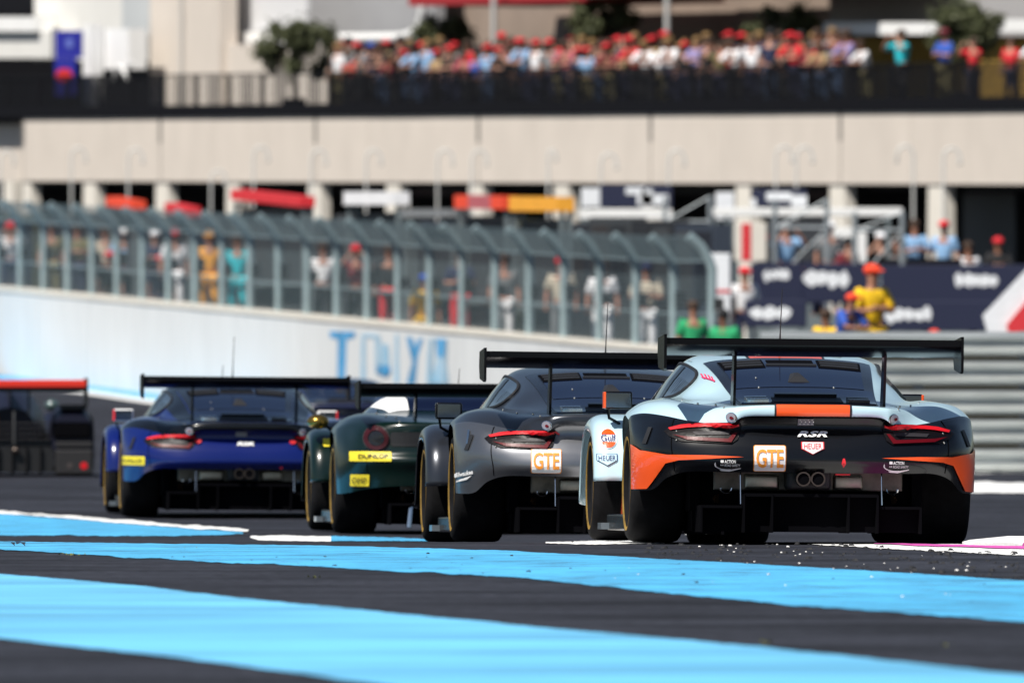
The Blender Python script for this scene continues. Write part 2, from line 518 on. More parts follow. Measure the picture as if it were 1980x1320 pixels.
M_letter = painted_mat('worn_blue_lettering', (0.06, 0.30, 0.58), (0.50, 0.60, 0.68), wear=0.36, soft=0.10, scale=5.0, stretch=(1.4, 1.4, 0.35), rot=0, pale=0.25)
M_letter_faint = painted_mat('faint_blue_lettering', (0.17, 0.42, 0.63), (0.60, 0.67, 0.71), wear=0.47, soft=0.14, scale=5.0, stretch=(1.4, 1.4, 0.3), rot=0, pale=0.2)
def wall_letters():
    # the lettering as the photograph shows it: strokes worn to streaks
    def poly(pts, m, lift):
        v = []
        for (px, py) in pts:
            t = WALL.t(px, lift); v.append(WALL.pt(t, lift, WALL.z(px, py, lift)) - wall_org)
        MB().add(v, [tuple(range(len(v)))]).build('painted_letter', m, wall_root)
    L = 0.012
    poly([(637, 640), (687, 641), (686, 652), (670, 656), (667, 735), (652, 735), (653, 656), (638, 652)], M_letter, L)
    poly([(698, 645), (728, 646), (728, 652), (706, 652), (706, 735), (698, 735)], M_letter_faint, L)
    poly([(724, 648), (734, 648), (737, 665), (750, 665), (754, 708), (748, 727), (726, 722)], M_letter_faint, L + 0.004)
    poly([(727, 706), (752, 706), (756, 716), (746, 728), (728, 720)], M_letter, L + 0.010)
    poly([(764, 646), (770, 646), (772, 740), (762, 740)], M_letter_faint, L)
    poly([(785, 651), (797, 652), (803, 671), (809, 655), (818, 653), (807, 690), (803, 742), (786, 742), (797, 700)], M_letter, L)
    poly([(828, 655), (838, 655), (834, 742), (824, 742)], M_letter_faint, L)
    poly([(841, 653), (865, 655), (863, 700), (868, 742), (828, 742), (844, 700)], M_letter_faint, L + 0.005)
    poly([(842, 655), (862, 656), (858, 690), (846, 690)], M_letter, L + 0.010)
wall_letters()
stripe('blue_wall_foot_line', [(-300, 718), (0, 726), (155, 738), (285, 757), (500, 785)], [(-300, 727), (0, 737), (155, 752), (285, 771), (500, 801)], M_blue, step=10, lift=0.008, seed=21)
stripe('white_wall_foot_line', [(-300, 727.5), (0, 737.5), (155, 752.5), (285, 771.5), (500, 801.5)], [(-300, 732), (0, 743), (155, 760), (285, 779), (500, 810)], M_white_paint, step=10, lift=0.008, seed=22)

M_fence = mat('fence_galvanised_green', (0.27, 0.35, 0.37), 0.55, metal=0.2, var=0.15, scale=4)
M_wire = mat('fence_wire', (0.105, 0.15, 0.17), 0.6)
def fence():
    root = empty('debris_fence', wall_org)
    tag(root, 'grey green wire debris fence with bent posts on the pit wall', 'fence')
    t = T_END - 51 * STEP
    H1, H2, OUT = 1.42, 1.84, 0.40
    ts = []
    while t < T_END + 0.1:
        ts.append(t); t += STEP
    for i, t in enumerate(ts):
        zb = wall_base(t) + 1.885
        mb = MB()
        path = [WALL.pt(t, -0.15, zb), WALL.pt(t, -0.15, zb + H1*0.92), WALL.pt(t, -0.10, zb + H1*1.02), WALL.pt(t, -0.15 + OUT*0.5, zb + (H1 + H2)/2 + 0.05), WALL.pt(t, -0.15 + OUT, zb + H2)]
        mb.tube([p - wall_org for p in path], 0.085, 6)
        mb.build('fence_post', M_fence, root, smooth=True)
        mb = MB(); WALL.quadbox(mb, t - 0.05, t + 0.1, -0.33, -0.16, (zb + 0.62,)*2, (zb + 0.82 + 0.05*(i % 3),)*2, wall_org)
        mb.build('post_clamp', mat('clamp_black', (0.02, 0.022, 0.024), 0.7), root)
        if i + 1 == len(ts): break
        t1 = ts[i+1]; za, zc = wall_base(t) + 1.885, wall_base(t1) + 1.885
        mb = MB(); w = 0.0085
        def seg(a, b):
            d = (b - a).normalized(); s = d.cross(WALL.n)
            if s.length < 0.1: s = WALL.e.copy()
            s = s.normalized() * w; q = Vector((0, 0, 0))
            mb.add([p - wall_org for p in (a - s, a + s, b + s, b - s)], [(0, 1, 2, 3)])
        nv = 22
        for k in range(1, nv):
            tt = t + (t1 - t) * k / nv; zz = za + (zc - za) * k / nv
            seg(WALL.pt(tt, -0.15, zz), WALL.pt(tt, -0.12, zz + H1)); seg(WALL.pt(tt, -0.12, zz + H1), WALL.pt(tt, -0.15 + OUT, zz + H2))
        for k in range(0, 21):
            h = H1 * k / 20
            seg(WALL.pt(t, -0.14, za + h), WALL.pt(t1, -0.14, zc + h))
        for k in range(1, 15):
            h = H1 + (H2 - H1) * k / 14; n_ = -0.12 + (OUT - 0.03) * k / 14
            seg(WALL.pt(t, n_, za + h), WALL.pt(t1, n_, zc + h))
        mb.build('wire_panel', M_wire, root)
        mb = MB()
        mb.tube([WALL.pt(t, -0.15, za + 0.55) - wall_org, WALL.pt(t1, -0.15, zc + 0.55) - wall_org], 0.018, 5)
        mb.tube([WALL.pt(t, -0.13, za + H1) - wall_org, WALL.pt(t1, -0.13, zc + H1) - wall_org], 0.022, 5)
        mb.build('fence_rail', M_fence, root)
fence()

# ------------------------------------------------------------------ steel guard rail at the right
def guard_rail():
    D = 176.0
    x0 = (1470 - 990) * D / F_PX; x1 = (2900 - 990) * D / F_PX
    zb = zg(D)
    root = empty('guard_rail', (x0, D, zb))
    tag(root, 'stacked galvanised steel guard rails beside the track at right', 'guard rail')
    M = mat('galvanised_rail', (0.56, 0.59, 0.58), 0.38, metal=0.75, var=0.18, scale=3.0, stretch=(0.4, 1, 4), rough_var=0.12)
    L = x1 - x0
    prof = [(0.0, 0.0), (-0.015, 0.012), (-0.055, 0.045), (-0.08, 0.075), (-0.055, 0.11), (-0.012, 0.148), (-0.008, 0.165), (-0.012, 0.182), (-0.055, 0.22), (-0.08, 0.255), (-0.055, 0.285), (-0.015, 0.318), (0.0, 0.33)]
    for k in range(5):
        zz = -0.02 + k * 0.342
        nseg = 4
        for s in range(nseg):
            a = L*s/nseg; b = L*(s+1)/nseg + 0.15
            off = -0.004*s
            v = [(xx, y_*1.25 + off, z_*0.86 + zz + 0.02) for xx in (a, b) for (y_, z_) in prof]
            m = len(prof)
            MB().add(v, [(j, j+1, m+j+1, m+j) for j in range(m-1)]).build('rail_beam', M, root, smooth=True, angle=60)
    nposts = 7
    for i in range(nposts):
        x = L * (i + 0.5) / nposts
        MB().box(x-0.06, x+0.06, 0.02, 0.16, -0.3, 1.66).build('rail_post', mat('rail_post_steel', (0.25, 0.26, 0.26), 0.5, metal=0.6), root)
    # tyres and earth behind the rail
    o = MB().box(x0 - 0.5, x1, D + 1.5, D + 3.0, zb - 0.2, zb + 1.45).build('earth_bank', mat('olive_earth', (0.03, 0.03, 0.02), 0.95, var=0.3, scale=2))
    tag(o, 'low olive earth bank behind the steel guard rail', 'bank', kind='structure')
guard_rail()
# ------------------------------------------------------------------ pit building
M_cream = mat('cream_stone', (0.58, 0.52, 0.46), 0.9, var=0.06, scale=0.9, bump=0.05, stretch=(1, 1, 0.6))
M_col = mat('pale_column', (0.68, 0.64, 0.57), 0.85, var=0.05, scale=2)
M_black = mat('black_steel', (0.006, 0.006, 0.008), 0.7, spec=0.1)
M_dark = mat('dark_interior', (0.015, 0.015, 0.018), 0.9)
M_greyw = mat('grey_render', (0.30, 0.30, 0.31), 0.9, var=0.06, scale=1)
M_pale = mat('pale_render', (0.66, 0.65, 0.62), 0.9, var=0.05, scale=1)
M_white = mat('white_sheet', (0.78, 0.78, 0.77), 0.7, var=0.04, scale=1)
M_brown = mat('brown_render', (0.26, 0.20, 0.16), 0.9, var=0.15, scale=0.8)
M_ochre = mat('ochre_render', (0.42, 0.26, 0.05), 0.9, var=0.25, scale=2.0)
b_org = BLD.pt(34, 0, 0)
building = empty('pit_building', b_org)
tag(building, 'long cream pit building with dark garages and a terrace above', 'building')
def lv(z, t):                      # a level of the building at t
    return z - BS * t
T_L, T_R = BLD.t(0) - 170.0, BLD.t(3000)
joints = [-2480, -2000, -1600, -1220, -880, -560, -260, 45, 310, 610, 925, 1258, 1625, 2040, 2500, 2990]
for a, b in zip(joints[:-1], joints[1:]):
    t0, t1 = BLD.t(a), BLD.t(b)
    for k in range(3):
        u0 = t0 + (t1 - t0) * k / 3 + (0.045 if k == 0 else 0.006); u1 = t0 + (t1 - t0) * (k + 1) / 3 - (0.045 if k == 2 else 0.006)
        n1 = -0.004 * (k % 2) - (0.5 if b <= 45 else 0)
        mb = MB()
        BLD.quadbox(mb, u0, u1, n1 - 0.30, n1, (lv(6.29, u0), lv(6.29, u1)), (lv(7.98, u0), lv(7.98, u1)), b_org)
        mb.build('front_panel', M_cream, building)
for px in joints[4:-1]:
    t = BLD.t(px)
    mb = MB(); BLD.quadbox(mb, t - 0.10, t + 0.10, -0.1, 0.006, (lv(7.3, t),)*2, (lv(7.975, t),)*2, b_org)
    mb.build('drain_stain', mat('stain_grey', (0.16, 0.145, 0.13), 0.9, var=0.3, scale=3), building)
    mb = MB(); BLD.quadbox(mb, t - 0.03, t + 0.03, -0.1, 0.005, (lv(6.3, t),)*2, (lv(7.298, t),)*2, b_org)
    mb.build('joint_strip', mat('joint_grey', (0.38, 0.34, 0.30), 0.9), building)
def bpart(name, m, t0, t1, n0, n1, z0, z1, parent=building):
    mb = MB()
    BLD.quadbox(mb, t0, t1, n0, n1, (lv(z0, t0), lv(z0, t1)), (lv(z1, t0), lv(z1, t1)), b_org)
    return mb.build(name, m, parent)
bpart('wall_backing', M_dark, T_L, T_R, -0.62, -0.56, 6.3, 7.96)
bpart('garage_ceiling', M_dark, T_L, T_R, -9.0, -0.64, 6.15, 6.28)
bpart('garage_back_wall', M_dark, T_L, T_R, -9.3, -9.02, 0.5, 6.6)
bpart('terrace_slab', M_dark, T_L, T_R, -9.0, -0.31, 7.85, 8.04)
bpart('kickboard', M_black, T_L, T_R, -0.12, 0.06, 7.985, 8.30)
for px in (-420, -270, -118, 26, 62, 183, 323, 460, 618, 770, 930, 1096, 1268, 1448, 1630, 1821, 2030, 2260):
    t = BLD.t(px, -0.2); w = 0.45 if px not in (26, 62) else 0.32
    zt, z0 = lv(6.285, t), lv(6.285, t) - 4.6
    mb = MB()
    q = [BLD.pt(t - w*1.35, -0.05, z0), BLD.pt(t + w*1.35, -0.05, z0), BLD.pt(t + w*1.35, -0.32, z0), BLD.pt(t - w*1.35, -0.32, z0),
         BLD.pt(t - w, -0.05, zt), BLD.pt(t + w, -0.05, zt), BLD.pt(t + w, -0.32, zt), BLD.pt(t - w, -0.32, zt)]
    mb.add([p - b_org for p in q], [(0,3,2,1),(4,5,6,7),(0,1,5,4),(1,2,6,5),(2,3,7,6),(3,0,4,7)])
    mb.build('column', M_col, building)
# half lowered doors and things seen in the garages
for (a, b, y0, y1, c) in ((1862, 1962, 372, 530, (0.05, 0.055, 0.06)), (655, 745, 352, 372, (0.03, 0.03, 0.05)), (800, 905, 352, 378, (0.05, 0.02, 0.03)), (1490, 1600, 352, 385, (0.06, 0.025, 0.03)), (1290, 1420, 352, 376, (0.012, 0.012, 0.014)), (1125, 1250, 352, 380, (0.015, 0.02, 0.06))):
    mb = MB(); BLD.rect(mb, a, b, y0, y1, -1.6, 0.06, b_org)
    mb.build('garage_shutter', mat('shutter_%d' % a, c, 0.6), building)

def brect(name, m, px0, px1, py0, py1, n, thick, parent=building):
    mb = MB(); BLD.rect(mb, px0, px1, py0, py1, n, thick, b_org)
    return mb.build(name, m, parent)
# upper storey, set back behind the terrace
brect('tower_wall', M_cream, 290, 355, -90, 228, -3.0, 0.5)
brect('tower_wall', M_cream, 355.8, 425, -90, 228, -3.0, 0.5)
brect('tower_wall', M_cream, 425.8, 660, 86, 225, -3.2, 0.5)
brect('grey_panel', mat('light_grey_panel', (0.45, 0.47, 0.48), 0.8), 236, 289, -90, 68, -3.1, 0.3)
brect('pale_wall', M_pale, 66, 262, -90, 118, -4.6, 0.4)
brect('balcony_ledge', M_white, -500, 66, 33, 61, -3.8, 0.6)
brect('balcony_slab', M_pale, -500, 112, 61.5, 113, -4.0, 0.5)
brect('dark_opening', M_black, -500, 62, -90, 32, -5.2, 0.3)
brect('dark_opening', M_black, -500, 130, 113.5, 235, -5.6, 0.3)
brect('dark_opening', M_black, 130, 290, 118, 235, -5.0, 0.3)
brect('awning_face', mat('awning_pale_grey', (0.58, 0.58, 0.59), 0.8), 432, 592, -90, 60, -4.0, 0.1)
brect('awning_hem', M_white, 412, 628, 62, 85, -3.8, 0.4)
brect('grey_wall', M_greyw, 596, 840, -90, 78, -5.6, 0.3)
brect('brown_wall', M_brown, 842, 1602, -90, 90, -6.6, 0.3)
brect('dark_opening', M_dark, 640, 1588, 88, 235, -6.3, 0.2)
brect('grey_wall', mat('mid_grey_render', (0.34, 0.33, 0.33), 0.9, var=0.05), 1604, 2900, -90, 70, -6.0, 0.3)
brect('ochre_wall', M_ochre, 1590, 2900, 70.5, 235, -6.4, 0.2)
brect('white_valance', M_white, 1592, 1812, 44, 67, -3.9, 0.3)
brect('white_valance', M_white, 1918, 2600, 38, 62, -3.9, 0.3)
# red canopy that throws the brown wall into shade
t0, t1 = BLD.t(790, -2.4), BLD.t(1600, -2.4)
z0 = BLD.z(900, 9, -2.4) + BS*BLD.t(900, -2.4)
bpart('red_canopy', mat('red_canopy_cloth', (0.30, 0.015, 0.02), 0.8), t0, BLD.t(1130, -2.4), -6.2, -2.4, z0, z0 + 0.35)
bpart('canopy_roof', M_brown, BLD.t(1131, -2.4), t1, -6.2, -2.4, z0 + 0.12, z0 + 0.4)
# white tube border bent upward at its right end
pts = []
for (px, py) in ((600, 74), (700, 74), (770, 73), (793, 68), (807, 56), (815, 38), (819, 10), (823, -90)):
    t = BLD.t(px, -4.6); pts.append(BLD.pt(t, -4.6, BLD.z(px, py, -4.6)) - b_org)
MB().tube(pts, 0.12, 8).build('white_tube_border', M_white, building, smooth=True)
for px, n_ in ((955, -2.0), (1290, -2.0), (350, -2.9)):
    t = BLD.t(px, n_)
    MB().tube([BLD.pt(t, n_, lv(8.04, t)) - b_org, BLD.pt(t, n_, lv(12.5, t)) - b_org], 0.07 if px != 350 else 0.03, 8).build('terrace_post', mat('post_grey', (0.42, 0.42, 0.41), 0.6), building, smooth=True)
bpart('roof', M_greyw, T_L, T_R, -14, -7.0, 13.5, 13.9)
bpart('rear_wall', M_greyw, T_L, T_R, -14.4, -14.05, 0.5, 13.45)

# terrace railing: posts, handrail and dark bars
def railing():
    root = empty('terrace_railing', b_org)
    tag(root, 'black steel railing along the edge of the spectator terrace', 'railing')
    t = T_L
    ta, tb = BLD.t(290), BLD.t(632)
    M_bar = mat('railing_bar', (0.008, 0.008, 0.010), 0.6, spec=0.15)
    while t < T_R:
        t1 = t + 2.4
        MB().box(-0.05, 0.05, -0.04, 0.04, 0, 0.78).build('railing_post', M_bar, root, loc=BLD.pt(t, -0.04, lv(8.30, t)) - b_org, rot=(0, 0, BLD.yaw))
        mb = MB(); openp = ta - 0.5 < t < tb - 0.5
        pitch = 0.24 if openp else 0.085
        nb = int(2.4 / pitch)
        for k in range(1, nb):
            tt = t + 2.4 * k / nb; w = 0.019
            if openp and (k // 4) % 2: w = 0.06
            BLD.quadbox(mb, tt - w, tt + w, -0.050, -0.038, (lv(8.30, tt),)*2, (lv(9.05, tt),)*2, b_org)
        mb.build('railing_bars', M_bar, root)
        mb = MB(); BLD.quadbox(mb, t, t1, -0.08, 0.0, (lv(9.06, t), lv(9.06, t1)), (lv(9.11, t), lv(9.11, t1)), b_org)
        mb.build('handrail', M_bar, root)
        t = t1
railing()

# blue banner with a red disc, and the white frame beside it
def banner():
    n = -0.5
    t = BLD.t(131, n); o = BLD.pt(t, n, lv(8.04, t))
    root = empty('feather_banner', o); tag(root, 'tall deep blue banner with a red disc on the terrace', 'banner')
    mb = MB(); BLD.rect(mb, 106, 157, 60, 112, n, 0.05, o)
    mb.build('upper_cloth', mat('banner_blue', (0.012, 0.014, 0.26), 0.7, var=0.2, scale=2), root)
    mb = MB(); BLD.rect(mb, 106, 145, 112.3, 186, n, 0.05, o); mb.build('lower_cloth', MATS['banner_blue'], root)
    pts = []
    for k in range(20):
        a = 2*math.pi*k/20; px, py = 124 + 16*math.cos(a), 146 + 13*math.sin(a)
        pts.append(BLD.pt(BLD.t(px, n + 0.02), n + 0.02, BLD.z(px, py, n + 0.02)) - o)
    MB().add(pts, [tuple(range(20))]).build('red_disc', mat('banner_red', (0.62, 0.02, 0.02), 0.7), root)
    pts = []
    for k in range(20):
        a = 2*math.pi*k/20; px, py = 134 + 7*math.cos(a), 84 + 10*math.sin(a)
        pts.append(BLD.pt(BLD.t(px, n + 0.02), n + 0.02, BLD.z(px, py, n + 0.02)) - o)
    MB().add(pts, [tuple(range(20))]).build('pale_mark', mat('banner_pale', (0.12, 0.16, 0.5), 0.7), root)
    MB().tube([BLD.pt(BLD.t(102, n), n, lv(8.04, t)) - o, BLD.pt(BLD.t(102, n), n, BLD.z(102, 56, n)) - o], 0.03, 6).build('pole', M_black, root)
    n = -1.4
    t = BLD.t(168, n); o = BLD.pt(t, n, lv(8.04, t))
    root = empty('gantry_mast', o); tag(root, 'white mast with a box head and struts beside the blue banner', 'mast')
    mb = MB(); BLD.rect(mb, 160, 176, 48, 214, n, 0.35, o); mb.build('mast', M_white, root)
    mb = MB(); BLD.rect(mb, 177, 249, 56, 134, n - 0.4, 0.5, o); mb.build('box_head', M_white, root)
    for (a, b, c, d) in ((228, 128, 218, 156), (236, 128, 246, 156), (246, 130, 256, 122)):
        MB().tube([BLD.pt(BLD.t(a, n), n, BLD.z(a, b, n)) - o, BLD.pt(BLD.t(c, n), n, BLD.z(c, d, n)) - o], 0.06, 6).build('strut', M_white, root)
banner()

# ------------------------------------------------------------------ hooked poles along the pit lane
M_pole = mat('pole_grey', (0.60, 0.60, 0.58), 0.6, metal=0.1)
def ordinal(k):
    return ('leftmost', 'second', 'third', 'fourth', 'fifth', 'sixth', 'seventh', 'eighth', 'ninth', 'tenth', 'eleventh', 'twelfth', 'thirteenth', 'fourteenth', 'fifteenth', 'sixteenth', 'seventeenth')[k]
hooks = [(0, 292, 1), (138, 286, 1), (248, 288, 1), (408, 330, 1), (490, 284, 1), (602, 290, 1), (708, 290, 1), (846, 290, 1), (912, 291, 1), (1060, 291, 0.5), (1162, 297, 1), (1293, 290, 1), (1500, 283, 1), (1540, 284, 1), (1766, 282, -1), (1824, 286, 1)]
for i, (px, py, sg) in enumerate(hooks):
    n = 9.0
    t = BLD.t(px, n); base = BLD.pt(t, n, 0); base.z = zg(base.y)
    zt = BLD.z(px, py, n)
    r = 0.15 * sg
    H = zt - base.z
    path = [Vector((0, 0, 0)), Vector((0, 0, H - abs(r)*1.6))]
    for k in range(9):
        a = math.pi * k / 8
        path.append(Vector((r*1.2 - r*1.2*math.cos(a), 0, H - abs(r)*1.6 + abs(r)*1.6*math.sin(a))))
    path.append(path[-1] + Vector((0, 0, -0.10)))
    root = empty('hooked_pole', base)
    MB().tube(path, 0.03, 6).build('pole', M_pole, root, smooth=True)
    MB().ball(path[-1], 0.05, 0.05, 0.04, 8, 5).build('lamp_head', mat('lamp_head_grey', (0.45, 0.45, 0.44), 0.4), root, smooth=True)
    tag(root, 'thin grey hook topped pole before the cream wall, %s%s' % (ordinal(i), '' if i == 0 else ' from the left'), 'pole', 'hooked poles along the pit lane')

# ------------------------------------------------------------------ trees on the terrace
M_bark = mat('olive_bark', (0.10, 0.08, 0.06), 0.9, var=0.3)
M_leaf = mat('olive_leaf', (0.075, 0.085, 0.035), 0.7, var=0.45, scale=3.5)
def tree(px, py, rx, rz, n, label, seed, leaves=2600):
    r = random.Random(seed)
    t = BLD.t(px, n); base = BLD.pt(t, n, lv(8.04, t)); c = Vector((0, 0, BLD.z(px, py, n) - base.z))
    root = empty('olive_tree', base); tag(root, label, 'tree', 'olive trees on the terrace')
    mb = MB()
    mb.tube([(0, 0, 0), (0.03, 0, c.z*0.3), (-0.02, 0.02, c.z - rz*0.5)], [0.07, 0.06, 0.045], 8)
    lobes = []
    for k in range(26):
        a = r.uniform(0, 6.28); el = r.uniform(-0.7, 1.0)
        d = Vector((math.cos(a)*math.cos(el)*rx*0.80, math.sin(a)*math.cos(el)*rx*0.80, math.sin(el)*rz*0.85)) * r.uniform(0.5, 1.3)
        lobes.append((c + d, r.uniform(0.15, 0.40)*min(rx, rz)))
        mb.tube([(-0.02, 0.02, c.z - rz*0.5), c*0.6 + Vector((0, 0, c.z*0.2)) + d*0.4, c + d], [0.035, 0.02, 0.006], 5)
    mb.build('trunk', M_bark, root, smooth=True)
    lv_ = MB()
    for k in range(leaves):
        q, s = r.choice(lobes)
        d = Vector((r.gauss(0, 1), r.gauss(0, 1), r.gauss(0, 1))); d = d.normalized() * s * (r.random() ** 0.45) * r.choice((1, 1, 1, 1, 1.3, 1.9))
        p = q + d
        a = Vector((r.gauss(0, 1), r.gauss(0, 1), r.gauss(0, 1))).normalized(); b = a.cross(Vector((r.gauss(0, 1), r.gauss(0, 1), r.gauss(0, 1)))).normalized()
        L = r.uniform(0.06, 0.11); w = L * 0.4
        lv_.add([p - a*L, p + b*w, p + a*L, p - b*w], [(0, 1, 2, 3)])
    lv_.build('crown', M_leaf, root)
    MB().bbox(-0.32, 0.32, -0.32, 0.32, 0.0, 0.42, 0.03).build('planter', M_black, root)
tree(568, 100, 0.98, 0.82, -0.9, 'bushy olive tree standing clear at the left end of the crowd', 1, 6500)
tree(858, 66, 0.75, 0.48, -3.2, 'small olive tree half hidden behind the crowd left of the thin post', 2, 3000)
tree(1165, 40, 1.05, 0.62, -3.2, 'broad olive tree rising behind the red capped spectators', 3, 4500)
tree(1515, 52, 0.85, 0.52, -3.4, 'loose olive tree behind the tall navy dressed spectator', 4, 3000)
tree(1866, 66, 0.85, 0.75, -2.0, 'dense olive tree between the white valances at the right', 5, 6000)

# far wooded ridge beyond the circuit
def ridge():
    r = random.Random(9); v = []; n = 160
    for i in range(n + 1):
        x = -900 + 1800*i/n
        h = 16 + 7*math.sin(i*0.13) + 4*math.sin(i*0.41 + 1) + r.uniform(-1.2, 1.2)
        for (dy, k) in ((0, 0.0), (60, 0.45), (160, 0.85), (260, 1.0), (420, 0.0)):
            v.append((x, 900 + dy + 20*math.sin(i*0.3), 1.5 + h*k))
    f = [(i*5+j, i*5+j+1, (i+1)*5+j+1, (i+1)*5+j) for i in range(n) for j in range(4)]
    o = MB().add(v, f).build('hills', mat('wooded_hill', (0.035, 0.05, 0.025), 0.95, var=0.5, scale=0.08), smooth=True)
    o['kind'] = 'structure'
ridge()
# ================================================================== people
def skin_mesh(name, pts, edges, radii, root=0, sub=1):
    me = bpy.data.meshes.new('tmp_skin')
    me.from_pydata([tuple(p) for p in pts], edges, [])
    ob = bpy.data.objects.new('tmp_skin', me); COL.objects.link(ob)
    md = ob.modifiers.new('skin', 'SKIN'); md.use_smooth_shade = True
    for i, sv in enumerate(me.skin_vertices[0].data):
        rr = radii[i]
        sv.radius = rr if isinstance(rr, tuple) else (rr, rr)
        sv.use_root = (i == root)
    s = ob.modifiers.new('sub', 'SUBSURF'); s.levels = sub; s.render_levels = sub
    dg = bpy.context.evaluated_depsgraph_get()
    out = bpy.data.meshes.new_from_object(ob.evaluated_get(dg))
    out.name = name
    bpy.data.objects.remove(ob); bpy.data.meshes.remove(me)
    for p in out.polygons: p.use_smooth = True
    return out

def pose_points(pose):
    """joints, figure facing -y, feet on z=0, 1.74 m tall"""
    lean = {'stand': 0.0, 'lean': 0.32, 'raise': 0.02, 'fold': 0.03, 'wave': 0.0, 'crouch': 0.25}[pose]
    drop = 0.42 if pose == 'crouch' else 0.0
    hip = Vector((0, 0, 0.95 - drop))
    def up(h, x=0, f=0):     # point h above the hip along the leaning back
        return hip + Vector((x, -h*lean - f, h*math.sqrt(max(0.1, 1 - lean*lean))))
    J = {'hip': hip, 'waist': up(0.16), 'chest': up(0.36), 'neck': up(0.53), 'jaw': up(0.60, 0, 0.02), 'head': up(0.70, 0, 0.02), 'crown': up(0.79, 0, 0.01), 'nose': up(0.675, 0, 0.115)}
    for s, k in ((1, 'r'), (-1, 'l')):
        J['sh'+k] = up(0.475, 0.185*s)
        if pose in ('stand', 'crouch'):
            J['el'+k] = up(0.20, 0.25*s, -0.02); J['wr'+k] = up(-0.04, 0.27*s, 0.06); J['ha'+k] = up(-0.13, 0.26*s, 0.09)
        elif pose == 'lean':
            J['el'+k] = Vector((0.28*s, -0.36, 1.16)); J['wr'+k] = Vector((0.10*s, -0.50, 1.15)); J['ha'+k] = Vector((0.02*s, -0.53, 1.16))
        elif pose == 'raise':
            J['el'+k] = up(0.36, 0.33*s, 0.26); J['wr'+k] = up(0.62, 0.13*s, 0.30); J['ha'+k] = up(0.70, 0.07*s, 0.27)
        elif pose == 'fold':
            J['el'+k] = up(0.22, 0.27*s, 0.10); J['wr'+k] = up(0.26, -0.02*s, 0.23); J['ha'+k] = up(0.28, -0.11*s, 0.22)
        elif pose == 'wave':
            if s > 0: J['el'+k] = up(0.62, 0.36*s, 0.05); J['wr'+k] = up(0.88, 0.32*s, 0.08); J['ha'+k] = up(0.98, 0.30*s, 0.08)
            else: J['el'+k] = up(0.20, 0.27*s, 0.0); J['wr'+k] = up(0.10, 0.12*s, 0.22); J['ha'+k] = up(0.12, 0.04*s, 0.26)
        J['hp'+k] = hip + Vector((0.095*s, 0, -0.05))
        if pose == 'crouch':
            J['kn'+k] = Vector((0.16*s, -0.34, 0.46)); J['an'+k] = Vector((0.13*s, 0.02, 0.09)); J['to'+k] = Vector((0.14*s, -0.15, 0.04))
        else:
            J['kn'+k] = Vector((0.105*s, -0.03, 0.50)); J['an'+k] = Vector((0.11*s, 0.03, 0.09)); J['to'+k] = Vector((0.13*s, -0.13, 0.04))
    return J

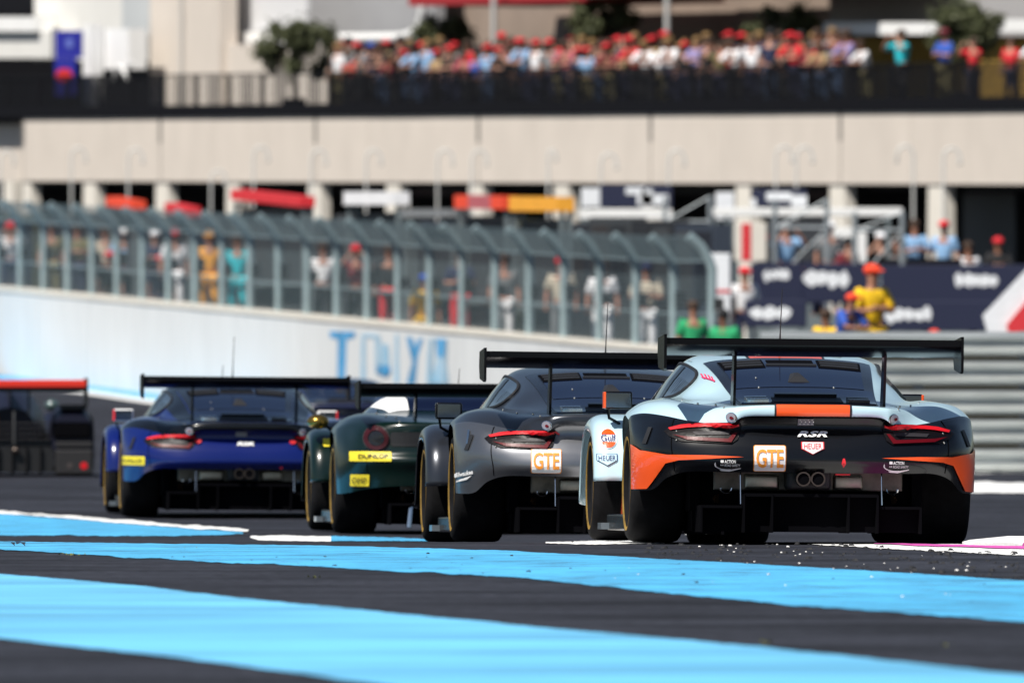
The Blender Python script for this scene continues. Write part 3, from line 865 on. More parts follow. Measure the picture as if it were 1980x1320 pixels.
POSES = {}
def make_pose(pose):
    J = pose_points(pose)
    names = ['hip', 'waist', 'chest', 'neck', 'jaw', 'head', 'crown']
    rad = {'hip': (.14, .10), 'waist': (.125, .09), 'chest': (.15, .105), 'neck': .052, 'jaw': .066, 'head': .088, 'crown': .055, 'nose': .018}
    E = [('hip', 'waist'), ('waist', 'chest'), ('chest', 'neck'), ('neck', 'jaw'), ('jaw', 'head'), ('head', 'crown')]
    for k in 'rl':
        names += ['sh'+k, 'el'+k, 'wr'+k, 'ha'+k, 'hp'+k, 'kn'+k, 'an'+k, 'to'+k]
        rad.update({'sh'+k: .06, 'el'+k: .042, 'wr'+k: .03, 'ha'+k: .036, 'hp'+k: .085, 'kn'+k: .058, 'an'+k: .042, 'to'+k: .034})
        E += [('chest', 'sh'+k), ('sh'+k, 'el'+k), ('el'+k, 'wr'+k), ('wr'+k, 'ha'+k), ('hip', 'hp'+k), ('hp'+k, 'kn'+k), ('kn'+k, 'an'+k), ('an'+k, 'to'+k)]
    idx = {n: i for i, n in enumerate(names)}
    body = skin_mesh('person_body_' + pose, [J[n] for n in names], [(idx[a], idx[b]) for a, b in E], [rad[n] for n in names])
    # shirt: trunk and upper arms
    sn = ['hip', 'waist', 'chest', 'col', 'shr', 'shl', 'er', 'el_']
    J2 = {'hip': J['hip'] + Vector((0, 0, 0.0)), 'waist': J['waist'], 'chest': J['chest'], 'col': J['chest'].lerp(J['neck'], 0.62), 'shr': J['shr'], 'shl': J['shl'], 'er': J['shr'].lerp(J['elr'], 0.92), 'el_': J['shl'].lerp(J['ell'], 0.92)}
    ix = {n: i for i, n in enumerate(sn)}
    shirt = skin_mesh('shirt_' + pose, [J2[n] for n in sn], [(ix[a], ix[b]) for a, b in (('hip', 'waist'), ('waist', 'chest'), ('chest', 'col'), ('chest', 'shr'), ('chest', 'shl'), ('shr', 'er'), ('shl', 'el_'))],
                      [(.165, .125), (.155, .115), (.175, .13), .075, .082, .082, .07, .07])
    tn = ['hip', 'hpr', 'knr', 'anr', 'hpl', 'knl', 'anl']
    ix = {n: i for i, n in enumerate(tn)}
    trousers = skin_mesh('trousers_' + pose, [J[n] for n in tn], [(ix[a], ix[b]) for a, b in (('hip', 'hpr'), ('hpr', 'knr'), ('knr', 'anr'), ('hip', 'hpl'), ('hpl', 'knl'), ('knl', 'anl'))],
                         [(.155, .115), .10, .075, .065, .10, .075, .065])
    h = J['head']
    hair = MB()
    hair.ball((h.x, h.y + 0.02, h.z + 0.035), 0.108, 0.118, 0.098, 10, 7)
    hair = hair.mesh('hair_' + pose, True, 80)
    cap = MB()
    cap.ball((h.x, h.y + 0.01, h.z + 0.05), 0.112, 0.125, 0.085, 12, 7)
    cap.add([(h.x - .08, h.y - .09, h.z + .05), (h.x + .08, h.y - .09, h.z + .05), (h.x + .06, h.y - .21, h.z + .03), (h.x - .06, h.y - .21, h.z + .03),
             (h.x - .08, h.y - .09, h.z + .065), (h.x + .08, h.y - .09, h.z + .065), (h.x + .06, h.y - .21, h.z + .04), (h.x - .06, h.y - .21, h.z + .04)],
            [(0,3,2,1),(4,5,6,7),(0,1,5,4),(1,2,6,5),(2,3,7,6),(3,0,4,7)])
    cap = cap.mesh('cap_' + pose, True, 60)
    POSES[pose] = dict(body=body, shirt=shirt, trousers=trousers, hair=hair, cap=cap)
for p_ in ('stand', 'lean', 'raise', 'fold', 'wave', 'crouch'): make_pose(p_)

CLOTH = {'white': (.78, .78, .80), 'red': (.62, .02, .03), 'black': (.012, .012, .014), 'navy': (.015, .02, .06), 'blue': (.03, .09, .42), 'pale blue': (.24, .42, .66), 'grey': (.18, .19, .20),
         'teal': (.02, .48, .56), 'tan': (.34, .24, .12), 'pink': (.42, .10, .12), 'maroon': (.16, .015, .025), 'lilac': (.26, .22, .42), 'yellow': (.85, .52, .01), 'orange': (.80, .36, .03), 'green': (.02, .34, .13),
         'brown': (.05, .028, .018), 'beige': (.52, .46, .36), 'denim': (.05, .09, .18), 'khaki': (.16, .14, .06), 'blond': (.22, .13, .05), 'scarlet': (.75, .06, .02)}
def cloth(c):
    return mat('cloth_' + c.replace(' ', '_'), CLOTH[c], 0.85, var=0.12, scale=6)
SKIN = [mat('skin_a', (.36, .17, .11), .6), mat('skin_b', (.27, .12, .07), .6), mat('skin_c', (.42, .22, .15), .6), mat('skin_d', (.14, .07, .04), .6)]

def person(loc, pose, shirt, trousers, hair, capped, yaw, h, label, group, skin=0, cat='person'):
    root = link('person', POSES[pose]['body'], SKIN[skin], None, loc, (0, 0, yaw))
    root.scale = (h/1.74,)*3
    link('shirt', POSES[pose]['shirt'], cloth(shirt), root)
    link('trousers', POSES[pose]['trousers'], cloth(trousers), root)
    link('cap' if capped else 'hair', POSES[pose]['cap' if capped else 'hair'], cloth(hair), root)
    tag(root, label, cat, group)
    return root

FACE = BLD.yaw + math.pi/2 - math.pi/2        # facing -y of the figure turned to look out over the railing
yaw_out = math.atan2(BLD.n.y, BLD.n.x) + math.pi/2
# front row, read along the railing from left to right: place, clothes, pose
front = [(655, 'white', 'blond', 0, 'stand'), (683, 'red', 'brown', 0, 'fold'), (703, 'grey', 'red', 1, 'lean'), (719, 'navy', 'blue', 1, 'stand'), (742, 'black', 'brown', 0, 'lean'), (762, 'maroon', 'brown', 0, 'lean'),
         (783, 'black', 'red', 1, 'raise'), (808, 'pale blue', 'brown', 0, 'lean'), (826, 'pale blue', 'blond', 0, 'stand'), (846, 'tan', 'red', 1, 'fold'), (866, 'black', 'brown', 0, 'stand'), (884, 'black', 'red', 1, 'lean'),
         (903, 'pink', 'brown', 0, 'lean'), (922, 'blue', 'brown', 0, 'stand'), (944, 'pale blue', 'red', 1, 'stand'), (965, 'black', 'red', 1, 'fold'), (985, 'black', 'brown', 0, 'raise'), (1003, 'black', 'white', 1, 'stand'),
         (1020, 'pale blue', 'red', 1, 'lean'), (1038, 'white', 'red', 1, 'stand'), (1063, 'grey', 'red', 1, 'stand'), (1084, 'black', 'red', 1, 'fold'), (1101, 'pink', 'brown', 0, 'lean'), (1119, 'navy', 'red', 1, 'stand'), (1136, 'pale blue', 'red', 1, 'stand'),
         (1160, 'black', 'brown', 0, 'stand'), (1182, 'maroon', 'red', 1, 'lean'), (1212, 'tan', 'brown', 0, 'wave'), (1232, 'red', 'red', 1, 'lean'), (1253, 'white', 'blond', 0, 'lean'), (1280, 'white', 'brown', 0, 'stand'), (1302, 'white', 'blond', 0, 'lean'),
         (1325, 'black', 'red', 1, 'stand'), (1348, 'lilac', 'blond', 0, 'fold'), (1368, 'black', 'brown', 0, 'stand'), (1393, 'khaki', 'brown', 0, 'raise'), (1428, 'white', 'brown', 0, 'lean'), (1456, 'white', 'brown', 0, 'stand'), (1490, 'navy', 'black', 0, 'stand'),
         (1522, 'black', 'blond', 0, 'lean'), (1541, 'red', 'red', 1, 'lean'), (1566, 'maroon', 'brown', 0, 'fold'), (1592, 'tan', 'brown', 0, 'lean'), (1621, 'maroon', 'brown', 0, 'raise'), (1648, 'lilac', 'brown', 0, 'lean'), (1678, 'white', 'brown', 0, 'lean'),
         (1744, 'teal', 'brown', 0, 'raise'), (1828, 'blue', 'maroon', 1, 'fold'), (1884, 'red', 'brown', 0, 'raise'), (1955, 'red', 'brown', 0, 'stand'), (2010, 'white', 'brown', 0, 'lean')]
looks = {}
GR = 'spectators at the terrace railing'
what = {'stand': 'standing upright', 'lean': 'leaning on the railing', 'raise': 'hands raised', 'fold': 'arms folded', 'wave': 'waving'}
ords = ['leftmost'] + ['%d%s from left' % (i, 'th' if 10 < i % 100 < 14 else {1: 'st', 2: 'nd', 3: 'rd'}.get(i % 10, 'th')) for i in range(2, 90)]
r = random.Random(5)
for i, (px, sh, hr, cp, ps) in enumerate(front):
    n = -0.42 - r.uniform(0, 0.15)
    if ps == 'lean': n = -0.62
    t = BLD.t(px, n)
    h = r.uniform(1.52, 1.88)
    if sh == 'navy' and px > 1400: h = 1.92
    lab = 'front row spectator, %s, %s shirt, %s %s, %s' % (ords[i], sh, hr, 'cap' if cp else 'hair', what[ps])
    person(BLD.pt(t, n, lv(8.04, t)), ps, sh, r.choice(('black', 'denim', 'navy', 'black', 'khaki')), hr, cp, yaw_out + r.uniform(-0.35, 0.35) + 0.4, h, lab, GR, r.choice((0, 1, 2, 2, 0)))
back_col = ['black', 'black', 'navy', 'maroon', 'black', 'grey', 'black', 'red', 'brown', 'black', 'navy', 'black', 'khaki', 'tan']
px = 650.0; i = 0
while px < 1640:
    n = r.uniform(-1.7, -1.1); t = BLD.t(px, n)
    sh = r.choice(back_col); cp = r.random() < (0.5 if 960 < px < 1300 else 0.16); hr = 'red' if cp else r.choice(('brown', 'brown', 'black', 'blond'))
    ps = r.choice(('stand', 'stand', 'fold', 'raise'))
    lab = 'spectator in %s shirt with %s %s, %s of the row behind' % (sh, hr, 'cap' if cp else 'hair', ords[i])
    person(BLD.pt(t, n, lv(8.04, t) + 0.06), ps, sh, 'black', hr, cp, yaw_out + r.uniform(-0.9, 0.9) + 0.3, r.uniform(1.56, 1.92), lab, 'spectators standing behind the front row', r.choice((0, 1, 2, 3)))
    px += r.uniform(17, 36); i += 1
o = MB()
BLD.quadbox(o, BLD.t(640, -1), BLD.t(1660, -1), -2.2, -1.0, (lv(8.05, BLD.t(640, -1)), lv(8.05, BLD.t(1660, -1))), (lv(8.10, BLD.t(640, -1)), lv(8.10, BLD.t(1660, -1))), b_org)
o.build('terrace_step', M_dark, building)
# a third rank that only shows as heads
px = 660.0; i = 0
while px < 1580:
    n = r.uniform(-3.0, -2.5); t = BLD.t(px, n)
    cp = r.random() < (0.45 if 960 < px < 1300 else 0.15); hr = 'red' if cp else r.choice(('brown', 'black', 'blond')); sh = r.choice(back_col)
    person(BLD.pt(t, n, lv(8.04, t) + 0.12), 'stand', sh, 'black', hr, cp, yaw_out + r.uniform(-0.4, 0.4) + 0.3, r.uniform(1.64, 1.82),
           'spectator at the back in %s with %s %s, %s of the last row' % (sh, hr, 'cap' if cp else 'hair', ords[i]), 'spectators in the last row', r.choice((0, 1, 2, 3)))
    px += r.uniform(22, 46); i += 1
o = MB()
BLD.quadbox(o, BLD.t(640, -1), BLD.t(1620, -1), -3.6, -2.25, (lv(8.05, BLD.t(640, -1)), lv(8.05, BLD.t(1620, -1))), (lv(8.16, BLD.t(640, -1)), lv(8.16, BLD.t(1620, -1))), b_org)
o.build('terrace_step', M_dark, building)

# ================================================================== the pit lane behind the wall
M_grn = mat('stand_grey_green', (0.14, 0.17, 0.18), 0.6)
# raised walkway of the teams behind the white wall
def walkway():
    org = WALL.pt(20, -1.5, 0)
    root = empty('team_walkway', org); tag(root, 'raised dark walkway of the teams behind the white pit wall', 'walkway')
    t = -20.0
    while t < WALL.t(1340):
        mb = MB(); WALL.quadbox(mb, t, t + 3.9, -3.2, -0.55, (wall_base(t) + 1.30, wall_base(t+3.9) + 1.30), (wall_base(t) + 1.42, wall_base(t+3.9) + 1.42), org)
        mb.build('deck', mat('deck_steel', (0.05, 0.055, 0.06), 0.7), root)
        for k in (0.1, 3.7):
            mb = MB(); WALL.quadbox(mb, t + k, t + k + 0.1, -3.1, -3.0, (wall_base(t) - 0.2,)*2, (wall_base(t) + 1.29,)*2, org); mb.build('deck_leg', M_grn, root)
        t += 4.0
walkway()

def stand(label, px0, px1, py0, py1, n, roof, slope=0, mid=None, backc=(0.04, 0.045, 0.05)):
    """timing stand: roof on four legs with a dark back and a desk"""
    pm = (px0 + px1)/2
    t0, t1 = WALL.t(px0, n), WALL.t(px1, n)
    o = WALL.pt((t0 + t1)/2, n, wall_base((t0 + t1)/2) + 1.42)
    root = empty('timing_stand', o); tag(root, label, 'timing stand', 'timing stands on the pit wall')
    def zz(px, py): return WALL.z(px, py, n)
    mb = MB()
    WALL.quadbox(mb, t0, t1, n - 0.3, n, (zz(px0, py1), zz(px1, py1 + slope)), (zz(px0, py0), zz(px1, py0 + slope)), o)
    mb.build('roof', cloth(roof), root)
    if mid:
        a, b = px0 + (px1-px0)*0.3, px0 + (px1-px0)*0.75
        mb = MB(); WALL.quadbox(mb, WALL.t(a, n), WALL.t(b, n), n - 0.02, n + 0.012, (zz(a, py1 + slope*.3), zz(b, py1 + slope*.7)), (zz(a, py0 + slope*.3), zz(b, py0 + slope*.7)), o)
        mb.build('roof_panel', cloth(mid), root)
    for t in (t0 + 0.05, t1 - 0.15):
        for nn in (n - 0.1, n - 0.24):
            mb = MB(); WALL.quadbox(mb, t, t + 0.08, nn - 0.04, nn + 0.04, (o.z - 0.02,)*2, (zz(pm, py1) + 0.0,)*2, o); mb.build('leg', M_grn, root)
    mb = MB(); WALL.quadbox(mb, t0 + 0.2, t1 - 0.2, n - 0.29, n - 0.25, (o.z + 0.1,)*2, (zz(pm, py1) - 0.15,)*2, o)
    mb.build('back_panel', mat('stand_back_%d' % int(px0), backc, 0.7), root)
    mb = MB(); WALL.quadbox(mb, t0 + 0.2, t1 - 0.2, n - 0.2, n - 0.02, (o.z + 0.85,)*2, (o.z + 0.92,)*2, o); mb.build('desk', M_grn, root)
stand('timing stand with crimson sloping roof behind the debris fence', 446, 580, 366, 386, -1.2, 'red', slope=14)
stand('timing stand with bright white roof behind the debris fence', 664, 762, 371, 396, -1.2, 'white')
stand('timing stand with red roof and pale middle panel', 878, 972, 377, 403, -1.2, 'scarlet', mid='pink', slope=2)
stand('timing stand with vivid orange roof behind the fence', 984, 1078, 380, 408, -1.2, 'orange', slope=1)
stand('small timing stand with red roof near the left edge', 318, 360, 392, 412, -1.2, 'red', slope=8)
stand('small timing stand with orange red roof left of the white columns', 205, 255, 380, 398, -1.2, 'scarlet', slope=8)
stand('dark roofed timing stand between the white and red roofs', 775, 868, 404, 420, -1.2, 'grey')

# row of dark equipment cabinets behind the walkway
cab_cols = [(0.03, 0.035, 0.04), (0.06, 0.06, 0.03), (0.02, 0.022, 0.03), (0.045, 0.05, 0.055), (0.015, 0.016, 0.02), (0.03, 0.04, 0.06)]
for i in range(18):
    px0 = -90 + i*82; px1 = px0 + 79; n = -3.6
    t0, t1 = WALL.t(px0, n), WALL.t(px1, n)
    o = WALL.pt((t0 + t1)/2, n, wall_base((t0 + t1)/2)); py = 408 + 6*((i*7) % 3) + i*0.8
    root = empty('equipment_cabinet', o)
    tag(root, 'dark equipment cabinet behind the walkway and fence, %s' % ('leftmost' if i == 0 else ordinal(i) + ' from the left' if i < 17 else 'rightmost'), 'cabinet', 'equipment cabinets in the pit lane')
    mb = MB(); WALL.quadbox(mb, t0, t1, n - 0.3, n, (o.z - 0.5,)*2, (WALL.z(px0, py, n), WALL.z(px1, py, n)), o)
    mb.build('casing', mat('cabinet_%d' % (i % 6), cab_cols[i % 6], 0.6), root)
    for k in range(2):
        a, b = px0 + 6 + 36*k, px0 + 36 + 36*k
        mb = MB(); WALL.quadbox(mb, WALL.t(a, n), WALL.t(b, n), n - 0.02, n + 0.02, (WALL.z(a, py + 150, n), WALL.z(b, py + 150, n)), (WALL.z(a, py + 14, n), WALL.z(b, py + 14, n)), o)
        mb.build('door', mat('cabinet_door_%d' % ((i + k) % 4), [(0.02, 0.022, 0.026), (0.05, 0.055, 0.06), (0.012, 0.014, 0.022), (0.035, 0.03, 0.03)][(i + k) % 4], 0.5), root)

GP = 'team members behind the debris fence'
def pit_person(px, py_head, n, pose, shirt, tr, hair, cp, label, h=1.76, yaw=0.0, skin=0):
    t = WALL.t(px, n); zt = WALL.z(px, py_head, n)
    base = WALL.pt(t, n, wall_base(t) + 1.42)
    person(base, pose, shirt, tr, hair, cp, yaw, h, label, GP, skin)
pit_person(405, 455, -0.9, 'stand', 'orange', 'orange', 'orange', 1, 'team member in orange overalls behind the fence', 1.85)
pit_person(460, 455, -0.9, 'stand', 'teal', 'teal', 'brown', 0, 'team member all in turquoise behind the fence', 1.80)
pit_person(204, 430, -1.6, 'stand', 'beige', 'black', 'brown', 0, 'team member in beige shirt left of the blue and white one')
pit_person(238, 430, -1.4, 'stand', 'pale blue', 'navy', 'white', 1, 'team member in pale blue shirt and white cap by the fence')
pit_person(300, 425, -1.5, 'fold', 'navy', 'navy', 'white', 1, 'team member in navy with white cap, arms folded, behind the fence')
pit_person(338, 430, -1.0, 'stand', 'white', 'white', 'red', 1, 'team member all in white with red cap behind the fence', 1.84)
pit_person(20, 440, -1.2, 'raise', 'white', 'navy', 'red', 1, 'team member in white by the left edge, hands raised')
pit_person(100, 440, -1.6, 'stand', 'khaki', 'khaki', 'brown', 0, 'team member in olive overalls near the left edge')
pit_person(150, 440, -1.6, 'fold', 'khaki', 'navy', 'brown', 0, 'team member in olive top and navy trousers, arms folded')
pit_person(212, 500, -0.8, 'crouch', 'black', 'black', 'red', 1, 'crouching team member in black with red cap behind the fence')
pit_person(312, 500, -0.8, 'crouch', 'navy', 'navy', 'red', 1, 'crouching team member in navy with red cap behind the fence')
pit_person(625, 470, -1.0, 'stand', 'white', 'black', 'brown', 0, 'team member in white shirt and black trousers behind the fence')
pit_person(688, 480, -1.0, 'raise', 'maroon', 'black', 'red', 1, 'team member in maroon with red cap, hands raised, behind the fence')
pit_person(752, 460, -1.4, 'stand', 'black', 'red', 'brown', 0, 'team member in black top and red trousers behind the fence')
pit_person(822, 545, -0.8, 'crouch', 'yellow', 'yellow', 'blue', 1, 'crouching marshal in yellow with blue cap behind the fence')
pit_person(890, 480, -1.2, 'fold', 'navy', 'red', 'brown', 0, 'team member in navy with red trousers, arms folded')
pit_person(975, 480, -1.0, 'stand', 'grey', 'white', 'brown', 0, 'team member in grey with white trousers behind the fence')
pit_person(1085, 470, -1.2, 'stand', 'beige', 'grey', 'red', 1, 'team member in beige with red cap behind the fence')
pit_person(1165, 480, -1.0, 'stand', 'white', 'white', 'brown', 0, 'team member all in white with brown hair behind the fence')
pit_person(1250, 470, -1.1, 'fold', 'beige', 'white', 'navy', 1, 'team member in beige top, navy cap and white trousers')

# boards and boxes of the pit lane at the right, each standing on the ground
def board(name, label, cat, px0, px1, py0, py1, D, col, marks=(), thick=0.12, legs=True, group=None, stripe_=None):
    D = D * 1.5
    a = P(px0, py1, D); b = P(px1, py0, D); z0 = zg(D)
    o = Vector(((a.x + b.x)/2, D, z0))
    root = empty(name, o); tag(root, label, cat, group)
    w = (b.x - a.x)/2
    MB().bbox(-w, w, 0, thick, a.z - z0, b.z - z0, 0.015).build('panel', col, root)
    for kk, mk in enumerate(marks):
        if mk[0] == 'poly':
            MB().add([(P(a_, b_, D).x - o.x, -0.006 - 0.002*kk, P(a_, b_, D).z - z0) for a_, b_ in mk[1]], [tuple(range(len(mk[1])))]).build('mark', mk[2], root)
            continue
        q0, q1, r0, r1, m = mk
        c = P(q0, r1, D); d = P(q1, r0, D)
        MB().box(c.x - o.x, d.x - o.x, -0.012, -0.004, c.z - z0, d.z - z0).build('mark', m, root)
    if legs and a.z - z0 > 0.05:
        for s in (-1, 1):
            MB().box(s*w*0.85 - 0.04, s*w*0.85 + 0.04, 0.02, thick - 0.02, -0.02, a.z - z0 + 0.01).build('leg', M_grn, root)
    return root
M_navy = mat('navy_board', (0.010, 0.014, 0.045), 0.6)
M_wmark = mat('white_print', (0.75, 0.77, 0.80), 0.6, var=0.1, scale=8)
M_rmark = mat('red_print', (0.62, 0.03, 0.04), 0.6)
def blobs(px0, px1, py0, py1, n, D, m, seed):
    """worn white print: a row of uneven rounded shapes"""
    rr = random.Random(seed); out = []
    for i in range(n):
        cx = px0 + (px1-px0)*(i+0.5)/n; w = (px1-px0)/n*rr.uniform(0.5, 0.75); h = (py1-py0)/2*rr.uniform(0.7, 1.05); cy = (py0+py1)/2 + rr.uniform(-2, 2)
        out.append([(cx + w*math.cos(6.283*k/12)*rr.uniform(0.75, 1.1), cy + h*math.sin(6.283*k/12)*rr.uniform(0.7, 1.15)) for k in range(12)])
    return [('poly', q, m) for q in out]
def letters(px0, px1, py0, py1, n, m, seed):
    return blobs(px0, px1, py0, py1, n, 0, m, seed)
board('sponsor_board', 'navy board with white print left of the yellow marshal', 'board', 1452, 1552, 508, 585, 186, M_navy, letters(1476, 1526, 520, 544, 4, M_wmark, 1))
board('sponsor_board', 'navy board with large white print behind the yellow marshal', 'board', 1554, 1700, 510, 585, 186, M_navy, letters(1558, 1642, 522, 556, 4, M_wmark, 2))
board('sponsor_board', 'navy board with white print at the right edge of the pit lane', 'board', 1704, 1990, 512, 590, 186, M_navy, letters(1846, 1930, 526, 556, 5, M_wmark, 3))
board('hoarding', 'low dark hoarding with white print left of the marshals', 'hoarding', 1440, 1560, 580, 632, 172, M_navy, letters(1450, 1526, 590, 622, 3, M_wmark, 4))
board('hoarding', 'low dark hoarding with white print right of the marshals', 'hoarding', 1700, 1980, 582, 640, 172, M_navy, letters(1712, 1802, 592, 624, 5, M_wmark, 5))
board('white_banner', 'tall white banner at the end of the debris fence', 'banner', 1374, 1412, 490, 615, 176, M_wmark, [(1374, 1412, 560, 566, M_rmark)])
board('striped_board', 'white board with red vertical stripe above the navy boards', 'board', 1420, 1482, 430, 505, 198, M_col, [(1434, 1452, 432, 504, M_rmark)])
board('white_cabinet', 'plain white cabinet standing in the pit lane', 'cabinet', 1612, 1676, 440, 508, 198, M_white, thick=0.6)
board('white_gantry', 'long white gantry beam over the pit lane', 'gantry', 1378, 1745, 402, 418, 200, M_white, thick=0.3)
board('navy_sign', 'navy sign with white star shapes on the gantry', 'sign', 1452, 1560, 366, 401, 200.4, M_navy, [(1482, 1530, 372, 388, M_wmark), (1530, 1560, 378, 400, M_wmark), (1452, 1462, 384, 400, M_wmark)], legs=False)
board('navy_sign', 'navy sign with white shapes left of the gantry', 'sign', 1160, 1300, 358, 402, 204, M_navy, [(1210, 1248, 362, 376, M_wmark), (1232, 1292, 376, 396, M_wmark), (1240, 1262, 366, 400, M_wmark)])
board('white_beam', 'white beam below the navy sign left of the gantry', 'beam', 1120, 1300, 404, 424, 203, M_white, thick=0.3)
board('white_sign', 'small white sign left of the navy sign', 'sign', 1124, 1178, 364, 400, 205, M_wmark)
board('white_screen', 'leaning white screen at the left end of the gantry', 'screen', 1384, 1420, 372, 425, 201, M_wmark)
board('dark_cabinet', 'dark grey equipment cabinet between the white cabinet and the crew', 'cabinet', 1484, 1608, 425, 506, 199, mat('dark_grey_box', (0.03, 0.033, 0.04), 0.6), thick=0.6)
board('dark_hoarding', 'black hoarding under the gantry at right', 'hoarding', 1690, 1860, 500, 512, 192, M_black)
for (px, hd, pose, sh, tr, hr, cp, D, lab, h, yaw) in (
        (1768, 428, 'fold', 'pale blue', 'navy', 'brown', 0, 194, 'crew member in pale blue shirt, arms folded, near the right', 1.8, 0.2),
        (1826, 430, 'stand', 'pale blue', 'navy', 'red', 1, 194, 'crew member in pale blue shirt and red cap near the right', 1.8, -0.3),
        (1605, 430, 'stand', 'grey', 'navy', 'white', 1, 195, 'crew member in grey with white cap by the white cabinet', 1.8, 0.1),
        (1520, 432, 'raise', 'pale blue', 'black', 'grey', 0, 196, 'crew member in pale blue, hands raised, before the dark cabinet', 1.8, 0.3)):
    D = D * 1.5
    base = P(px, hd, D); foot = Vector((base.x, D, base.z - h))
    person(foot, pose, sh, tr, hr, cp, yaw, h, lab, 'crew members under the gantry', 0)
    pl = MB().box(-0.45, 0.45, -0.4, 0.4, 0, foot.z - zg(D)).build('crew_podium', M_grn, loc=(foot.x, D, zg(D)))
    tag(pl, 'dark podium under the %s' % lab.split(',')[0].replace('near the right', 'at right'), 'podium', 'podiums of the crew')
GM = 'marshals beside the track'
def marshal(px, hd, D, pose, sh, tr, hr, cp, lab, h=1.8, yaw=0.0):
    D = D * 1.5
    b = P(px, hd, D)
    z = b.z - {'crouch': 1.32, 'lean': 1.66}.get(pose, 1.76)*h/1.76
    person(Vector((b.x, D, z)), pose, sh, tr, hr, cp, yaw, h, lab, GM, 0)
    g = zg(D)
    if z > g + 0.02:
        pl = MB().bbox(-0.4, 0.4, -0.35, 0.35, 0, z - g, 0.03).build('marshal_step', mat('olive_block', (0.09, 0.09, 0.05), 0.9, var=0.2), loc=(b.x, D, g))
        tag(pl, 'olive block under the %s' % lab.split(' beside')[0].split(' behind')[0], 'block', 'blocks the marshals stand on')
marshal(1684, 516, 146, 'fold', 'yellow', 'yellow', 'scarlet', 1, 'tall marshal in bright yellow overalls and red cap', 2.0, 0.5)
marshal(1628, 578, 145, 'lean', 'blue', 'blue', 'scarlet', 1, 'marshal in blue with orange red cap beside the yellow one', 1.5, 0.8)
marshal(1604, 600, 149, 'crouch', 'yellow', 'yellow', 'brown', 0, 'crouching marshal in yellow left of the blue one', 1.6, -0.4)
marshal(1340, 585, 160, 'stand', 'green', 'grey', 'brown', 0, 'marshal in green behind the end of the fence', 1.7, 0.3)
marshal(1404, 600, 158, 'crouch', 'green', 'green', 'black', 0, 'crouching marshal in green right of the last fence post', 1.7, -0.3)
marshal(1802, 640, 150, 'crouch', 'red', 'red', 'scarlet', 1, 'crouching marshal in red low behind the wing', 1.5, 0.2)
def flag():
    D = 228; z0 = zg(D); o = Vector((P(1945, 650, D).x, D, z0))
    root = empty('slanted_banner', o); tag(root, 'slanted red and white banner at the right edge', 'banner')
    def poly(pts, m, y, nm):
        v = [P(a, b, D) for a, b in pts]
        MB().prism([(q.x - o.x, q.z - z0) for q in v], 0.05, Matrix.Translation((0, y, 0))).build(nm, m, root)
    poly([(1900, 610), (1985, 520), (2060, 520), (2060, 560), (1960, 650), (1910, 645)], M_wmark, 0, 'white_cloth')
    poly([(1946, 628), (2002, 560), (2100, 520), (2100, 640), (1950, 648)], M_rmark, -0.06, 'red_cloth')
    MB().tube([(P(2070, 700, D).x - o.x, 0.1, 0), (P(2070, 520, D).x - o.x, 0.1, P(2070, 500, D).z - z0)], 0.04, 6).build('pole', M_grn, root)
    MB().tube([(P(1950, 700, D).x - o.x, 0.1, 0), (P(1950, 520, D).x - o.x, 0.1, P(1950, 600, D).z - z0)], 0.04, 6).build('pole', M_grn, root)
flag()

# more of the crew and their gear between the boards and the garages
GC = 'crew members among the garages'
for (px, hd, pose, sh, tr, hr, cp, D, lab, h, yaw) in (
        (1490, 455, 'stand', 'black', 'black', 'red', 1, 205, 'crew member in black with red cap left of the dark cabinet', 1.8, 0.5),
        (1562, 448, 'fold', 'navy', 'navy', 'brown', 0, 206, 'crew member in navy, arms folded, right of the dark cabinet', 1.8, -0.4),
        (1640, 462, 'stand', 'maroon', 'black', 'black', 0, 190, 'crew member in maroon before the white cabinet', 1.75, 0.7),
        (1702, 452, 'raise', 'black', 'grey', 'white', 1, 204, 'crew member in black with white cap, hands raised', 1.8, 0.2),
        (1735, 458, 'stand', 'grey', 'black', 'brown', 0, 208, 'crew member in grey left of the pale blue pair', 1.8, -0.6),
        (1872, 470, 'stand', 'white', 'black', 'brown', 0, 196, 'crew member in white shirt by the dark garage door', 1.75, 0.4),
        (1930, 462, 'fold', 'black', 'black', 'red', 1, 204, 'crew member in black with red cap at the right edge', 1.8, 0.0),
        (1440, 520, 'stand', 'white', 'navy', 'red', 1, 182, 'crew member in white with red cap by the tall white banner', 1.8, 0.3)):
    D = D * 1.5; b = P(px, hd, D); foot = Vector((b.x, D, b.z - h))
    person(foot, pose, sh, tr, hr, cp, yaw, h, lab, GC, r.choice((0, 1, 2)))
    pl = MB().bbox(-0.4, 0.4, -0.35, 0.35, 0, foot.z - zg(D), 0.02).build('crew_podium', M_grn, loc=(foot.x, D, zg(D)))
    tag(pl, 'dark podium under the %s' % lab.split(',')[0], 'podium', 'podiums of the crew')
def scaffold(px, py, D, w, lab):
    D *= 1.5; b = P(px, py, D); g = zg(D); H = b.z - g
    root = empty('scaffold_tower', (b.x, D, g)); tag(root, lab, 'scaffold', 'scaffold towers in the pit lane')
    M = mat('scaffold_grey', (0.24, 0.27, 0.29), 0.5, metal=0.3)
    for sx in (-1, 1):
        for sy in (0, 1):
            MB().tube([(sx*w/2, sy*w, 0), (sx*w/2, sy*w, H)], 0.045, 6).build('upright', M, root, smooth=True)
    k = 0.5
    while k < H:
        MB().tube([(-w/2, 0, k), (w/2, 0, k)], 0.035, 6).build('ledger', M, root, smooth=True)
        MB().tube([(-w/2, 0, k), (w/2, 0.02, min(H, k + 1.0))], 0.020, 6).build('brace', M, root, smooth=True)
        k += 1.0
scaffold(1550, 385, 192, 1.0, 'grey scaffold tower between navy sign and white cabinet')
